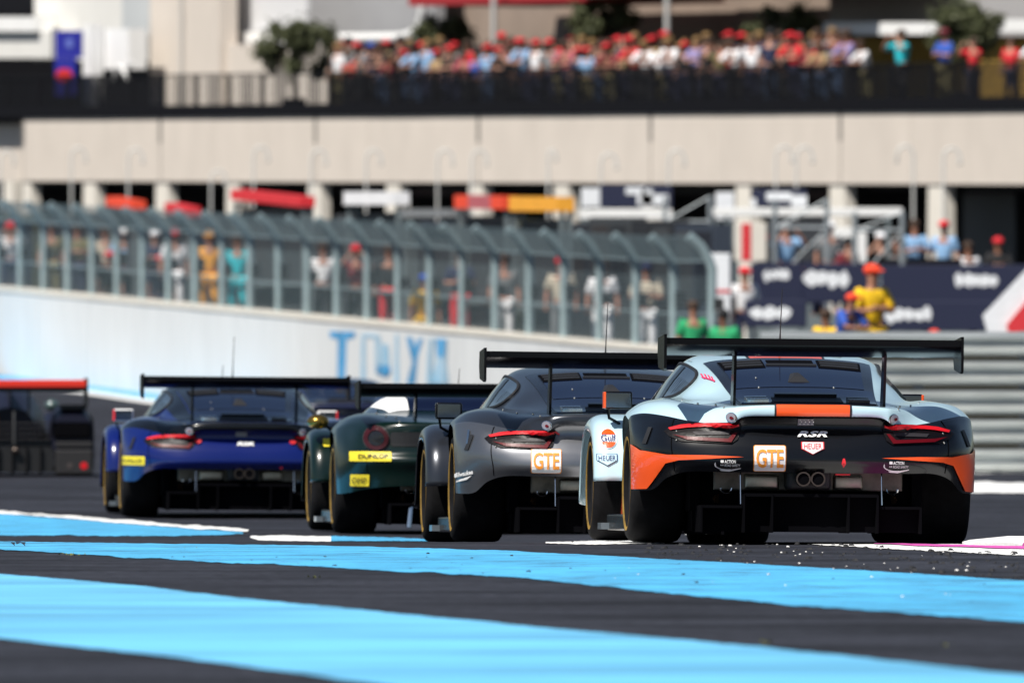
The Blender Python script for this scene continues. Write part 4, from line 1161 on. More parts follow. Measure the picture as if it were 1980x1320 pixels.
scaffold(1700, 410, 189, 0.9, 'grey scaffold tower left of the pale blue pair')
scaffold(1330, 380, 200, 0.9, 'grey scaffold tower behind the end of the fence')
# ================================================================== cars
class Pose:
    """a car standing with its tail centre at picture column px, D metres ahead, heading a little left"""
    def __init__(self, px, D, yaw, roll=0.0, wb=2.52, ax=1.0):
        self.D = D
        zr, zf = zg(D + ax), zg(D + ax + wb)
        pitch = math.atan2(zf - zr, wb)
        z0 = zr - ax * math.tan(pitch)
        self.loc = Vector(((px - 990.0) * D / F_PX, D, z0))
        self.rot = (pitch, R(roll), R(yaw))
        from mathutils import Euler
        self.M = Matrix.Translation(self.loc) @ Euler(self.rot, 'XYZ').to_matrix().to_4x4()
        self.I = self.M.inverted()
    def local(self, px, py, yc):
        """x, z in the car's own frame of the point seen at (px, py) at car depth yc"""
        o = self.I @ Vector((0, 0, CAM_H)); d = (self.I.to_3x3() @ Vector(((px - 990.0)/F_PX, 1, -(py - HOR)/F_PX)))
        k = (yc - o.y) / d.y
        p = o + d * k
        return (p.x, p.z)

def cr_weights(n, us):
    """Catmull-Rom weights for n points (ends extrapolated)"""
    W = np.zeros((len(us), n))
    for r_, u in enumerate(us):
        i = min(int(math.floor(u)), n - 2); i = max(i, 0); t = u - i
        w = (-0.5*t + t*t - 0.5*t**3, 1 - 2.5*t*t + 1.5*t**3, 0.5*t + 2*t*t - 1.5*t**3, -0.5*t*t + 0.5*t**3)
        for k, wk in zip((i-1, i, i+1, i+2), w):
            if k < 0: W[r_, 0] += 2*wk; W[r_, 1] -= wk
            elif k >= n: W[r_, n-1] += 2*wk; W[r_, n-2] -= wk
            else: W[r_, k] += wk
    return W

class Shell:
    """body skin through a half grid of points; rows run from the rear bumper over the roof to the nose"""
    def __init__(self, rows):
        G = np.array(rows, float)              # rows x cols x 3
        L = G[:, :0:-1, :].copy(); L[:, :, 0] *= -1
        self.G = np.concatenate([L, G], axis=1)
        self.nr, self.nc = G.shape[0], G.shape[1]
    def pts(self, us, vs_):
        Wu = cr_weights(self.nr, us); Wv = cr_weights(2*self.nc - 1, [v + self.nc - 1 for v in vs_])
        return np.einsum('ui,ijk,vj->uvk', Wu, self.G, Wv)
    def patch(self, u0, u1, v0, v1, nu, nv, off=0.0):
        us = np.linspace(u0, u1, nu + 1); vs_ = np.linspace(v0, v1, nv + 1)
        S = self.pts(us, vs_)
        if off:
            e = 0.02
            du = self.pts(us + e, vs_) - self.pts(us - e, vs_); dv = self.pts(us, vs_ + e) - self.pts(us, vs_ - e)
            N = np.cross(dv, du); N /= np.maximum(1e-9, np.linalg.norm(N, axis=2, keepdims=True))
            S = S + N * off
        m = nv + 1
        return [tuple(p) for p in S.reshape(-1, 3)], [(i*m+j, i*m+j+1, (i+1)*m+j+1, (i+1)*m+j) for i in range(nu) for j in range(nv)]

def solid_patch(mb, sh, u0, u1, v0, v1, nu, nv, off0, off1):
    """a plate of some thickness lying on the shell"""
    a, f = sh.patch(u0, u1, v0, v1, nu, nv, off0); b, _ = sh.patch(u0, u1, v0, v1, nu, nv, off1)
    n = len(a); m = nv + 1
    fs_ = [tuple(i + n for i in q) for q in f]
    rim = [j for j in range(m)] + [i*m + nv for i in range(1, nu + 1)] + [nu*m + j for j in range(nv - 1, -1, -1)] + [i*m for i in range(nu - 1, 0, -1)]
    for k in range(len(rim)):
        p, q = rim[k], rim[(k+1) % len(rim)]
        fs_.append((p, q, q + n, p + n))
    mb.add(a + b, fs_)

RSR_ROWS = [
 [(0,.045,.43),(.22,.045,.43),(.42,.055,.43),(.58,.075,.43),(.74,.13,.43),(.85,.225,.395),(.925,.33,.325),(.995,.47,.315),(1.03,.60,.32)],
 [(0,.0,.49),(.22,.0,.49),(.42,.01,.49),(.58,.035,.49),(.74,.095,.49),(.865,.195,.48),(.96,.33,.46),(1.015,.47,.46),(1.035,.60,.46)],
 [(0,.015,.57),(.22,.015,.57),(.42,.025,.57),(.58,.05,.57),(.75,.105,.57),(.88,.20,.57),(.97,.34,.57),(1.02,.50,.57),(1.04,.63,.57)],
 [(0,.05,.635),(.22,.05,.635),(.42,.055,.635),(.57,.075,.635),(.74,.13,.64),(.88,.24,.65),(.97,.40,.65),(1.025,.56,.65),(1.04,.68,.65)],
 [(0,.09,.70),(.22,.09,.70),(.41,.09,.70),(.55,.09,.675),(.73,.17,.69),(.875,.30,.71),(.965,.47,.715),(1.025,.64,.71),(1.04,.74,.70)],
 [(0,.075,.762),(.22,.075,.762),(.405,.075,.755),(.52,.065,.70),(.71,.20,.718),(.865,.36,.745),(.96,.54,.76),(1.022,.70,.76),(1.04,.77,.73)],
 [(0,.0,.768),(.22,.003,.768),(.41,.02,.762),(.51,.045,.715),(.70,.22,.732),(.855,.40,.765),(.955,.58,.78),(1.02,.74,.77),(1.04,.80,.742)],
 [(0,.0,.825),(.22,.003,.825),(.41,.02,.815),(.51,.08,.80),(.68,.33,.795),(.835,.50,.815),(.945,.68,.815),(1.015,.80,.785),(1.04,.85,.75)],
 [(0,.05,.835),(.22,.055,.835),(.41,.08,.828),(.51,.16,.822),(.66,.45,.825),(.815,.62,.85),(.935,.78,.84),(1.012,.86,.795),(1.04,.90,.757)],
 [(0,.35,.85),(.22,.36,.85),(.42,.38,.845),(.53,.45,.84),(.66,.65,.845),(.805,.80,.865),(.93,.90,.845),(1.01,.95,.80),(1.04,.97,.765)],
 [(0,.75,.935),(.22,.75,.932),(.44,.78,.915),(.56,.85,.88),(.67,.95,.86),(.80,1.03,.872),(.93,1.06,.85),(1.01,1.07,.80),(1.04,1.08,.765)],
 [(0,1.2,1.04),(.23,1.2,1.036),(.47,1.2,1.01),(.60,1.22,.95),(.69,1.25,.875),(.81,1.25,.875),(.93,1.25,.835),(1.01,1.25,.775),(1.035,1.25,.72)],
 [(0,1.6,1.115),(.24,1.6,1.11),(.50,1.6,1.08),(.62,1.6,.985),(.73,1.58,.87),(.83,1.5,.845),(.92,1.42,.77),(.99,1.39,.66),(1.02,1.37,.58)],
 [(0,2.05,1.168),(.25,2.05,1.163),(.525,2.05,1.13),(.66,2.05,1.01),(.77,2.0,.84),(.84,1.85,.78),(.90,1.7,.66),(.94,1.58,.45),(.96,1.5,.20)],
 [(0,2.45,1.16),(.25,2.45,1.155),(.52,2.45,1.12),(.66,2.45,.99),(.78,2.42,.82),(.83,2.35,.74),(.87,2.25,.60),(.90,2.2,.40),(.92,2.15,.14)],
 [(0,2.8,1.075),(.25,2.8,1.07),(.52,2.8,1.03),(.66,2.82,.93),(.78,2.85,.80),(.83,2.85,.73),(.86,2.8,.60),(.88,2.8,.40),(.90,2.8,.12)],
 [(0,3.3,.86),(.25,3.3,.855),(.52,3.3,.83),(.68,3.3,.79),(.78,3.3,.76),(.82,3.3,.71),(.835,3.3,.60),(.84,3.3,.5),(.84,3.3,.40)],
 [(0,3.8,.74),(.25,3.8,.735),(.52,3.8,.72),(.68,3.8,.70),(.77,3.8,.68),(.80,3.8,.62),(.81,3.8,.55),(.815,3.8,.48),(.82,3.8,.40)],
 [(0,4.3,.56),(.25,4.3,.555),(.52,4.25,.54),(.68,4.2,.52),(.77,4.15,.50),(.79,4.12,.46),(.80,4.1,.42),(.81,4.1,.38),(.82,4.1,.33)],
 [(0,4.53,.28),(.25,4.52,.28),(.52,4.47,.27),(.68,4.4,.26),(.77,4.3,.25),(.79,4.25,.24),(.80,4.2,.23),(.81,4.2,.22),(.82,4.2,.21)],
]
# mid-engined coupe: rounded tail without a lip, cabin farther forward
def ferrari_rows():
    g = [[list(p) for p in row] for row in RSR_ROWS]
    def setrow(i, ps):
        g[i] = [list(p) for p in ps]
    setrow(0, [(0,.07,.36),(.22,.07,.36),(.42,.075,.36),(.58,.09,.36),(.74,.14,.35),(.86,.26,.33),(.94,.36,.31),(1.0,.48,.30),(1.025,.60,.30)])
    setrow(1, [(0,.05,.46),(.22,.05,.46),(.42,.055,.46),(.58,.07,.46),(.74,.12,.46),(.87,.21,.46),(.96,.33,.45),(1.015,.47,.45),(1.035,.60,.45)])
    setrow(2, [(0,.0,.55),(.22,.0,.55),(.42,.01,.55),(.58,.03,.55),(.75,.09,.55),(.88,.19,.56),(.97,.34,.56),(1.02,.50,.56),(1.04,.63,.56)])
    setrow(3, [(0,.04,.61),(.22,.04,.61),(.42,.05,.61),(.57,.06,.61),(.74,.11,.61),(.88,.21,.64),(.97,.38,.65),(1.025,.56,.65),(1.04,.68,.65)])
    setrow(4, [(0,.06,.66),(.22,.06,.66),(.42,.06,.66),(.58,.07,.66),(.74,.12,.67),(.88,.23,.70),(.965,.44,.72),(1.022,.62,.72),(1.04,.73,.70)])
    setrow(5, [(0,.05,.72),(.22,.05,.72),(.42,.05,.72),(.58,.065,.73),(.74,.12,.74),(.87,.25,.755),(.955,.49,.77),(1.015,.68,.765),(1.04,.77,.73)])
    setrow(6, [(0,.03,.79),(.22,.03,.79),(.42,.04,.79),(.58,.06,.79),(.73,.13,.795),(.85,.30,.805),(.945,.55,.815),(1.01,.73,.79),(1.04,.80,.745)])
    setrow(7, [(0,.04,.83),(.22,.04,.83),(.42,.05,.83),(.58,.08,.83),(.71,.17,.835),(.83,.38,.845),(.935,.62,.84),(1.008,.79,.80),(1.04,.85,.752)])
    setrow(8, [(0,.12,.84),(.22,.12,.84),(.42,.13,.845),(.57,.17,.85),(.69,.30,.86),(.81,.52,.88),(.925,.72,.86),(1.006,.85,.805),(1.04,.90,.757)])
    setrow(9, [(0,.40,.86),(.22,.40,.86),(.42,.42,.87),(.56,.48,.885),(.67,.62,.89),(.80,.78,.90),(.925,.88,.87),(1.006,.94,.81),(1.04,.97,.765)])
    setrow(10, [(0,.85,.89),(.22,.85,.89),(.42,.86,.895),(.55,.90,.90),(.66,.97,.90),(.80,1.03,.905),(.93,1.06,.87),(1.01,1.07,.81),(1.04,1.08,.765)])
    setrow(11, [(0,1.35,.915),(.23,1.35,.915),(.47,1.35,.915),(.575,1.33,.905),(.67,1.30,.895),(.81,1.27,.885),(.93,1.25,.84),(1.01,1.25,.775),(1.035,1.25,.72)])
    setrow(12, [(0,1.60,1.02),(.23,1.60,1.02),(.485,1.60,1.005),(.60,1.60,.93),(.70,1.60,.87),(.83,1.5,.845),(.92,1.42,.77),(.99,1.39,.66),(1.02,1.37,.58)])
    for i, dz in ((13, .105), (14, .10), (15, .07)):
        for k in range(4): g[i][k][2] -= dz * (1.0, 1.0, 1.0, 0.6)[k]
    return g

SH_RSR = Shell(RSR_ROWS)
SH_FER = Shell(ferrari_rows())

M_tyre = mat('tyre_rubber', (0.007, 0.007, 0.008), 0.85, var=0.6, scale=7, spec=0.12)
M_carbon = mat('carbon_black', (0.003, 0.003, 0.004), 0.24, spec=0.18)
M_diff = mat('diffuser_black', (0.003, 0.003, 0.004), 0.9, spec=0.02)
M_under = mat('underbody_black', (0.002, 0.002, 0.003), 0.9, spec=0.05)
M_glass = mat('dark_glass', (0.004, 0.007, 0.022), 0.04)
M_glass.node_tree.nodes['Principled BSDF'].inputs['Specular Tint'].default_value = (0.40, 0.52, 1.0, 1)
M_sideglass = mat('side_glass', (0.02, 0.03, 0.045), 0.06, coat=0.6)
M_trim = mat('gloss_black_trim', (0.006, 0.006, 0.008), 0.25, coat=0.3)
M_matt = mat('matt_black_trim', (0.012, 0.012, 0.014), 0.6)
M_alu = mat('heat_shield_aluminium', (0.42, 0.38, 0.32), 0.38, metal=0.9, var=0.2, scale=14, rough_var=0.1)
M_chrome = mat('bright_steel', (0.7, 0.7, 0.7), 0.15, metal=1.0)
M_red_lit = mat('tail_light_red', (0.55, 0.004, 0.010), 0.45, emit=0.05)
M_red_dim = mat('tail_lens_red', (0.10, 0.002, 0.006), 0.35, spec=0.2)
M_lens = mat('lamp_lens_clear', (0.45, 0.40, 0.42), 0.12, metal=0.6, coat=0.6)
M_rim = mat('wheel_rim_dark', (0.035, 0.035, 0.04), 0.3, metal=0.7)
M_yellow = mat('tyre_marking_yellow', (0.22, 0.13, 0.016), 0.7, var=0.8, scale=5)
M_nut = mat('wheel_nut_red', (0.45, 0.01, 0.03), 0.3, metal=0.4)
M_exh = mat('burnt_steel', (0.10, 0.08, 0.07), 0.35, metal=0.9)

def wheel(parent, x, y, r, w, side, cw=0.30):
    """tyre with rim, marking and nut; side -1 = left"""
    prof = []
    h = w/2
    for (a, b) in ((-h*0.80, r*0.66), (-h*0.93, r*0.70), (-h, r*0.80), (-h*0.98, r*0.90), (-h*0.88, r*0.965), (-h*0.72, r*0.99), (0, r), (h*0.72, r*0.99), (h*0.88, r*0.965), (h*0.98, r*0.90), (h, r*0.80), (h*0.93, r*0.70), (h*0.80, r*0.66)):
        prof.append((a, b))
    t = MB(); t.lathe_x(prof, 44, closed=False)
    o = t.build('wheel', M_tyre, parent, smooth=True, angle=50, loc=(x, y, r + 0.002))
    rim = MB()
    rim.lathe_x([(side*h*0.80, r*0.665), (side*h*0.70, r*0.62), (side*h*0.30, r*0.58), (-side*h*0.7, r*0.60), (-side*h*0.78, r*0.66)], 36, closed=False)
    for k in range(5):
        a = 2*math.pi*k/5
        for da in (-0.13, 0.13):
            p0 = Vector((side*h*0.42, math.sin(a)*r*0.10, math.cos(a)*r*0.10)); p1 = Vector((side*h*0.66, math.sin(a+da)*r*0.61, math.cos(a+da)*r*0.61))
            rim.tube([p0, p1], [0.030, 0.020], 6)
    rim.ball((side*h*0.42, 0, 0), 0.03, 0.07, 0.07, 12, 6)
    rim.build('rim', M_rim, o, smooth=True)
    MB().lathe_x([(side*(h*1.0 + 0.002), r*0.80), (side*(h*0.965 + 0.003), r*0.745), (side*(h*0.962), r*0.745), (side*(h*0.99), r*0.80)], 44).build('tyre_marking', M_yellow, o)
    MB().lathe_x([(side*h*0.46, 0.0), (side*h*0.66, 0.03), (side*h*0.66, 0.05), (side*h*0.40, 0.055)], 16, closed=False).build('centre_nut', M_nut, o, smooth=True)
    MB().lathe_x([(-side*h*0.1, 0.01), (-side*h*0.1, r*0.52), (-side*h*0.22, r*0.52), (-side*h*0.22, 0.01)], 30).build('brake_disc', M_exh, o)
    return o

class Decals:
    fine = 0.03
    """flat shapes in the car's (x, z) plane laid on its skin, seen from behind"""
    def __init__(self, tris):
        v, f = tris
        self.bvh = BVHTree.FromPolygons([Vector(p) for p in v], f)
    def lay(self, pts, faces, off, y0=-1.0, far=1.75):
        bm = bmesh.new()
        vv = [bm.verts.new((a, 0, b)) for a, b in pts]
        bm.verts.ensure_lookup_table()
        for q in faces:
            try: bm.faces.new([vv[i] for i in q])
            except ValueError: pass
        bmesh.ops.triangulate(bm, faces=bm.faces[:])
        for _ in range(5):
            lng = [e for e in bm.edges if e.calc_length() > self.fine]
            if not lng: break
            bmesh.ops.subdivide_edges(bm, edges=lng, cuts=1)
            bmesh.ops.triangulate(bm, faces=[f for f in bm.faces if len(f.verts) > 3])
        miss = []
        for q in bm.verts:
            h = self.bvh.ray_cast(Vector((q.co.x, y0, q.co.z)), Vector((0, 1, 0)), far)
            if h[0] is None:
                miss.append(q); continue
            n = h[1] if h[1].y < 0 else -h[1]
            q.co = h[0] + n * off + Vector((0, -off*0.4, 0))
        for q in miss:
            p, n, _, _ = self.bvh.find_nearest(Vector((q.co.x, y0 + far - 0.2, q.co.z)))
            q.co = p + (n if n.y < 0 else -n) * off
        bm.verts.index_update()
        out = ([q.co.copy() for q in bm.verts], [[w.index for w in f.verts] for f in bm.faces])
        bm.free()
        return out
    def make(self, name, pts, faces, material, parent, off=0.005, y0=-1.0, label=None, far=1.75):
        o = MB().add(*self.lay(pts, faces, off, y0, far)).build(name, material, parent)
        if label: o['label'] = label
        return o
    def poly(self, name, pts, material, parent, off=0.005, y0=-1.0, label=None):
        return self.make(name, pts, [tuple(range(len(pts)))], material, parent, off, y0, label)
    def text(self, name, s, c, w, h, material, parent, off=0.007, y0=-1.0, rot=0.0, far=1.75, **k):
        pts, fs_ = fit_text(s, w, h, **k)
        ca, sa = math.cos(rot), math.sin(rot)
        return self.make(name, [(c[0] + a*ca - b*sa, c[1] + a*sa + b*ca) for a, b in pts], fs_, material, parent, off, y0, None, far)

def rrect(x0, x1, z0, z1, r, n=4):
    out = []
    for (cx, cz, a0) in ((x1-r, z1-r, 0), (x0+r, z1-r, 90), (x0+r, z0+r, 180), (x1-r, z0+r, 270)):
        for k in range(n+1):
            a = R(a0 + 90*k/n); out.append((cx + r*math.cos(a), cz + r*math.sin(a)))
    return out
def disc(cx, cz, rx, rz=None, n=24, a0=0, a1=360):
    rz = rz or rx
    return [(cx + rx*math.cos(R(a0 + (a1-a0)*k/n)), cz + rz*math.sin(R(a0 + (a1-a0)*k/n))) for k in range(n if a1-a0 == 360 else n+1)]

POSE_A = Pose(1570, 90.0, 4.6, 0.55)
def la(pts, yc):           # picture points on the nearest car, in car coordinates
    return [POSE_A.local(a, b, yc) for a, b in pts]

# front fender: a band round the front wheel, standing proud of the door
FEND_PATH = [(2.955, .375), (2.965, .47), (3.0, .57), (3.07, .66), (3.20, .735), (3.38, .775), (3.55, .785), (3.75, .765), (3.93, .69), (4.05, .57), (4.13, .40), (4.18, .22)]
def fender_surface(side):
    v = []; cols = [(0.78, 0), (0.86, .002), (0.93, .002), (0.985, -.002), (1.03, -.024), (1.052, -.06), (1.056, -.10)]
    n = len(FEND_PATH)
    ctr = Vector((0, 3.52, .34))
    for i, (y, z) in enumerate(FEND_PATH):
        d = Vector((0, y - ctr.y, z - ctr.z)).normalized()
        for (x, k) in cols:
            v.append((side*x, y + d.y*k, z + d.z*k))
    m = len(cols)
    f = [(i*m+j, i*m+j+1, (i+1)*m+j+1, (i+1)*m+j) for i in range(n-1) for j in range(m-1)]
    return v, f

def smooth_fender(side, sub=3):
    v, f = fender_surface(side)
    n = len(FEND_PATH); m = 7
    G = np.array(v).reshape(n, m, 3)
    us = np.linspace(0, n-1, (n-1)*sub + 1); vs_ = np.linspace(0, m-1, (m-1)*sub + 1)
    S = np.einsum('ui,ijk,vj->uvk', cr_weights(n, us), G, cr_weights(m, vs_))
    mm = len(vs_)
    return [tuple(p) for p in S.reshape(-1, 3)], [(i*mm+j, i*mm+j+1, (i+1)*mm+j+1, (i+1)*mm+j) for i in range(len(us)-1) for j in range(mm-1)]

def race_coupe(name, label, pose, paint_top, paint_rear, paint_lip, paint_mid=None, door_low=None, sh=SH_RSR, kind='rsr', wing=True, cabin=None, mirror_mat=None, mirror_edge=None, antennas=((-0.02, 2.05, 0.36),), lamp_lit=True, ribs=True):
    root = empty(name, pose.loc, pose.rot)
    tag(root, label, 'race car', 'race cars on the track')
    # ---- skin
    top_u = 8.0 if kind == 'rsr' else 7.0
    lo_u = 6.0 if kind == 'rsr' else 6.0
    NV = 96
    def sheet(nm, u0, u1, nu, m, v=8):
        return MB().add(*sh.patch(u0, u1, -v, v, nu, NV)).build(nm, m, root, smooth=True, angle=55)
    rear = sheet('rear_bumper', 0, lo_u, 48, paint_rear)
    if kind == 'rsr':
        sheet('ducktail', lo_u, 8.0, 16, paint_lip)
    else:
        sheet('tail_deck', lo_u, top_u, 10, paint_lip)
    body = sheet('body', top_u, sh.nr - 1, 84, paint_top)
    allv, allf = sh.patch(0, sh.nr - 1, -8, 8, 150, NV)
    for s in (-1, 1):
        v, f = smooth_fender(s)
        n = len(allv); allv = allv + v; allf = allf + [tuple(i + n for i in q) for q in f]
        mb = MB().add(v, f)
        o = mb.build('front_fender', paint_top, root, smooth=True, angle=60)
        so = o.modifiers.new('thickness', 'SOLIDIFY'); so.thickness = 0.012
        # sill blade between the wheels
        MB().bbox(s*0.93 - 0.05, s*0.93 + 0.05, 1.45, 2.92, 0.07, 0.17, 0.012).build('side_skirt', M_carbon, root)
        # floor plate behind the front wheel
        MB().box(min(s*0.80, s*1.03), max(s*0.80, s*1.03), 2.75, 3.0, 0.075, 0.115).build('floor_plate', mat('floor_plate_grey', (0.10, 0.12, 0.14), 0.3, coat=0.4), root)
        if door_low:
            v_, f_ = sh.patch(12.4, 15.2, s*6.4, s*7.98, 20, 8, 0.006 if s < 0 else 0.006)
            MB().add(v_, f_).build('door_lower_panel', door_low, root, smooth=True)
    D = Decals((allv, allf))
    # ---- glass
    us0, us1 = (8.55, 12.15) if kind == 'rsr' else (11.1, 12.43)
    vw = 2.02 if kind == 'rsr' else 1.72
    mb = MB(); solid_patch(mb, sh, us0, us1, -vw, vw, 34, 24, 0.001, 0.006)
    rw = mb.build('rear_window', M_trim if kind == 'rsr' else M_glass, root, smooth=True, angle=40)
    if kind == 'rsr':
        mb = MB(); solid_patch(mb, sh, 10.06, 11.95, -1.72, 1.72, 20, 24, 0.006, 0.009)
        mb.build('glass_pane', M_glass, rw, smooth=True, angle=40)
        mb = MB(); solid_patch(mb, sh, 8.6, 9.95, -1.95, 1.95, 14, 24, 0.006, 0.012)
        mb.build('engine_lid', M_glass, rw, smooth=True, angle=40)
        # roof vents: dark recess frames with slats
        for (v0, v1) in ((-1.72, -0.70), (0.70, 1.72)):
            mb = MB(); solid_patch(mb, sh, 11.22, 11.86, v0, v1, 8, 8, 0.009, 0.013); mb.build('vent_panel', M_under, rw)
            for k in range(3):
                u = 11.30 + 0.19*k
                mb = MB(); solid_patch(mb, sh, u, u + 0.10, v0 + 0.06, v1 - 0.06, 2, 8, 0.013, 0.020); mb.build('vent_slat', M_matt, rw)
        mb = MB(); solid_patch(mb, sh, 11.48, 11.84, -0.60, 0.60, 5, 8, 0.009, 0.012); mb.build('vent_panel', M_under, rw)
        mb = MB(); solid_patch(mb, sh, 11.36, 11.46, -0.66, 0.66, 2, 8, 0.009, 0.017); mb.build('vent_slat', M_matt, rw)
        # camera hump in the middle of the pane
        q = sh.patch(10.32, 10.80, -0.30, 0.30, 1, 1, 0.01)[0]
        c = sum((Vector(p) for p in q), Vector())/4
        w0 = [Vector(q[0]), Vector(q[1]), Vector(q[3]), Vector(q[2])]
        tm = (w0[2] + w0[3])/2; w0[2] = tm + (w0[2] - tm)*0.45; w0[3] = tm + (w0[3] - tm)*0.45
        up = (Vector(q[2]) - Vector(q[0])).cross(Vector(q[1]) - Vector(q[0])).normalized()
        if up.y > 0: up = -up
        tp = [c + (p - c)*0.42 + up*0.022 for p in w0]
        MB().add(w0 + tp, [(4,5,6,7),(0,1,5,4),(1,2,6,5),(2,3,7,6),(3,0,4,7)]).build('camera_hump', M_matt, rw)
        # engine lid: centre duct and slatted grilles
        mb = MB(); solid_patch(mb, sh, 9.30, 9.42, -0.85, 0.85, 2, 12, 0.012, 0.035); mb.build('duct_lip', M_trim, rw)
        mb = MB(); solid_patch(mb, sh, 8.75, 9.28, -0.95, 0.95, 4, 12, 0.012, 0.016); mb.build('duct_panel', M_matt, rw)
        for s in (-1, 1):
            for k in range(3):
                u = 8.72 + 0.2*k
                mb = MB(); solid_patch(mb, sh, u, u + 0.09, min(s*1.1, s*1.72), max(s*1.1, s*1.72), 2, 6, 0.012, 0.030)
                mb.build('grille_slat', M_chrome if s < 0 else M_trim, rw)  # left slats in bright steel, their white glint put into the material
        for (u, v) in ((10.0, -1.15), (10.0, 0.9), (10.55, -1.1)):
            p = sh.patch(u, u + 0.01, v, v + 0.01, 1, 1, 0.012)[0][0]
            MB().ball(p, 0.008, 0.008, 0.008, 8, 5).build('fastener', M_chrome, rw)
    # side windows with frame
    sw = (11.3, 14.9, 2.42, 3.85) if kind == 'rsr' else (12.2, 14.9, 3.0, 3.8)
    for s in (-1, 1):
        a, b = sorted((s*sw[2], s*sw[3]))
        # leaf shaped opening: narrow toward the rear
        us = np.linspace(sw[0], sw[1], 25)
        vv = []
        for i, u in enumerate(us):
            t = (u - sw[0])/(sw[1] - sw[0])
            half = (sw[3] - sw[2])/2 * min(1.0, math.sqrt(max(0.02, 1 - (1 - min(1, t/0.2))**2)))
            mid = (sw[2] + sw[3])/2
            for k in range(7):
                vq = mid - half + 2*half*k/6
                p0 = sh.patch(u, u + 1e-3, s*vq, s*(vq + 1e-3), 1, 1, 0.006 if s > 0 else -0.006)[0][0]
                if s < 0: p0 = sh.patch(u, u + 1e-3, s*vq - 1e-3, s*vq, 1, 1, 0.006)[0][1]
                vv.append(p0)
        ff = [(i*7+j, i*7+j+1, (i+1)*7+j+1, (i+1)*7+j) for i in range(24) for j in range(6)]
        so_ = MB().add(vv, ff).build('side_window', M_sideglass, root, smooth=True)
        if kind == 'rsr':
            ring = []
            ce = Vector(vv[12*7 + 3])
            loop = [i*7 for i in range(24, -1, -1)] + list(range(1, 6)) + [i*7 + 6 for i in range(25)]
            MB().tube([Vector(vv[i]) for i in loop], 0.011, 5).build('window_seal', M_matt, so_, smooth=True)
        # louvres in the rear corner and dark pillar
        if kind == 'rsr':
            for k in range(5):
                u = 11.75 + 0.14*k
                v_, f_ = sh.patch(u, u + 0.05, s*3.0, s*3.6, 1, 4, 0.016)
                MB().add(v_, f_).build('louvre', M_trim, so_)
            v_, f_ = sh.patch(12.62, 12.86, s*2.5, s*3.8, 2, 8, 0.010); MB().add(v_, f_).build('window_pillar', M_trim, so_)
            v_, f_ = sh.patch(13.9, 14.0, s*2.5, s*3.8, 2, 6, 0.010); MB().add(v_, f_).build('window_pillar', M_trim, so_)
    if cabin is not None:
        for (u0, u1, v0, v1) in ((12.2, 14.9, -3.0, 3.0), (9.3, 12.15, 2.06, 3.2), (9.3, 12.15, -3.2, -2.06)):
            mb = MB(); solid_patch(mb, sh, u0, u1, v0, v1, 24, 24, 0.001, 0.004)
            mb.build('cabin_wrap', cabin, root, smooth=True, angle=40)
    # windscreen
    mb = MB(); solid_patch(mb, sh, 14.5, 15.9, -2.7, 2.7, 14, 24, 0.001, 0.006); mb.build('windscreen', M_glass, root, smooth=True, angle=40)
    # ---- underside, liners
    MB().box(-0.68, 0.68, 0.45, 4.15, 0.075, 0.40).build('floor', M_under, root)
    MB().box(-0.62, 0.62, 0.55, 3.1, 0.402, 0.70).build('engine_bay', M_under, root)
    for s in (-1, 1):
        MB().box(min(s*0.64, s*0.70), max(s*0.64, s*0.70), 0.4, 1.45, 0.2, 0.74).build('wheel_liner', M_under, root)
        MB().box(min(s*0.70, s*1.0), max(s*0.70, s*1.0), 1.42, 1.46, 0.15, 0.62).build('wheel_liner', M_under, root)
        MB().box(min(s*0.64, s*0.70), max(s*0.64, s*0.70), 3.02, 4.05, 0.2, 0.70).build('wheel_liner', M_under, root)
    # ---- wheels
    for s in (-1, 1):
        wheel(root, s*0.865, 1.0, 0.355, 0.33, s)
        wheel(root, s*0.885, 3.52, 0.340, 0.305, s)
    # ---- diffuser with fences, exhaust, shield
    dz0, dz1 = 0.075, 0.315
    df = MB()
    df.box(-0.40, 0.40, 0.06, 0.60, 0.285, 0.305)
    for s in (-1, 1):
        df.box(min(s*0.41, s*0.66), max(s*0.41, s*0.66), 0.08, 0.6, 0.215, 0.232)
    df.box(-0.66, 0.66, 0.60, 0.66, 0.08, 0.42)
    df.box(-0.40, 0.40, 0.16, 0.20, 0.075, 0.284)
    df.box(-0.66, -0.41, 0.18, 0.22, 0.075, 0.214)
    df.box(0.41, 0.66, 0.18, 0.22, 0.075, 0.214)
    d = df.build('diffuser', M_diff, root)
    for x in (-0.66, -0.405, -0.235, 0.225, 0.40, 0.66):
        h = 0.30 if abs(x) < 0.42 else 0.228
        MB().box(x - 0.006, x + 0.006, 0.055, 0.60, 0.07, h).build('diffuser_fence', M_diff, d)
    MB().bbox(-0.57, 0.57, 0.27, 0.30, 0.322, 0.47, 0.01).build('heat_shield', mat('sooty_steel', (0.14, 0.125, 0.105), 0.5, metal=0.8, var=0.4, scale=9), root)
    for (a, b) in ((-0.385, -0.175), (0.15, 0.33)):
        MB().bbox(a, b, 0.24, 0.285, 0.328, 0.418, 0.018).build('shield_panel', M_alu, root, smooth=True)
    ex = MB()
    MB().bbox(-0.145, 0.125, 0.10, 0.3, 0.325, 0.462, 0.03).build('exhaust_surround', M_matt, root)
    for x in (-0.052, 0.036):
        e = MB(); e.lathe_x([(0, .035), (0, .044), (.30, .044), (.30, .035)], 20)
        o = e.build('exhaust_pipe', M_exh, root, smooth=True, loc=(x - 0.0, 0.02, 0.392)); o.rotation_euler = (0, 0, R(90))
        MB().add([(x + .036*math.cos(2*math.pi*k/16), 0.03, 0.392 + .036*math.sin(2*math.pi*k/16)) for k in range(16)], [tuple(range(16))]).build('exhaust_bore', M_under, root)
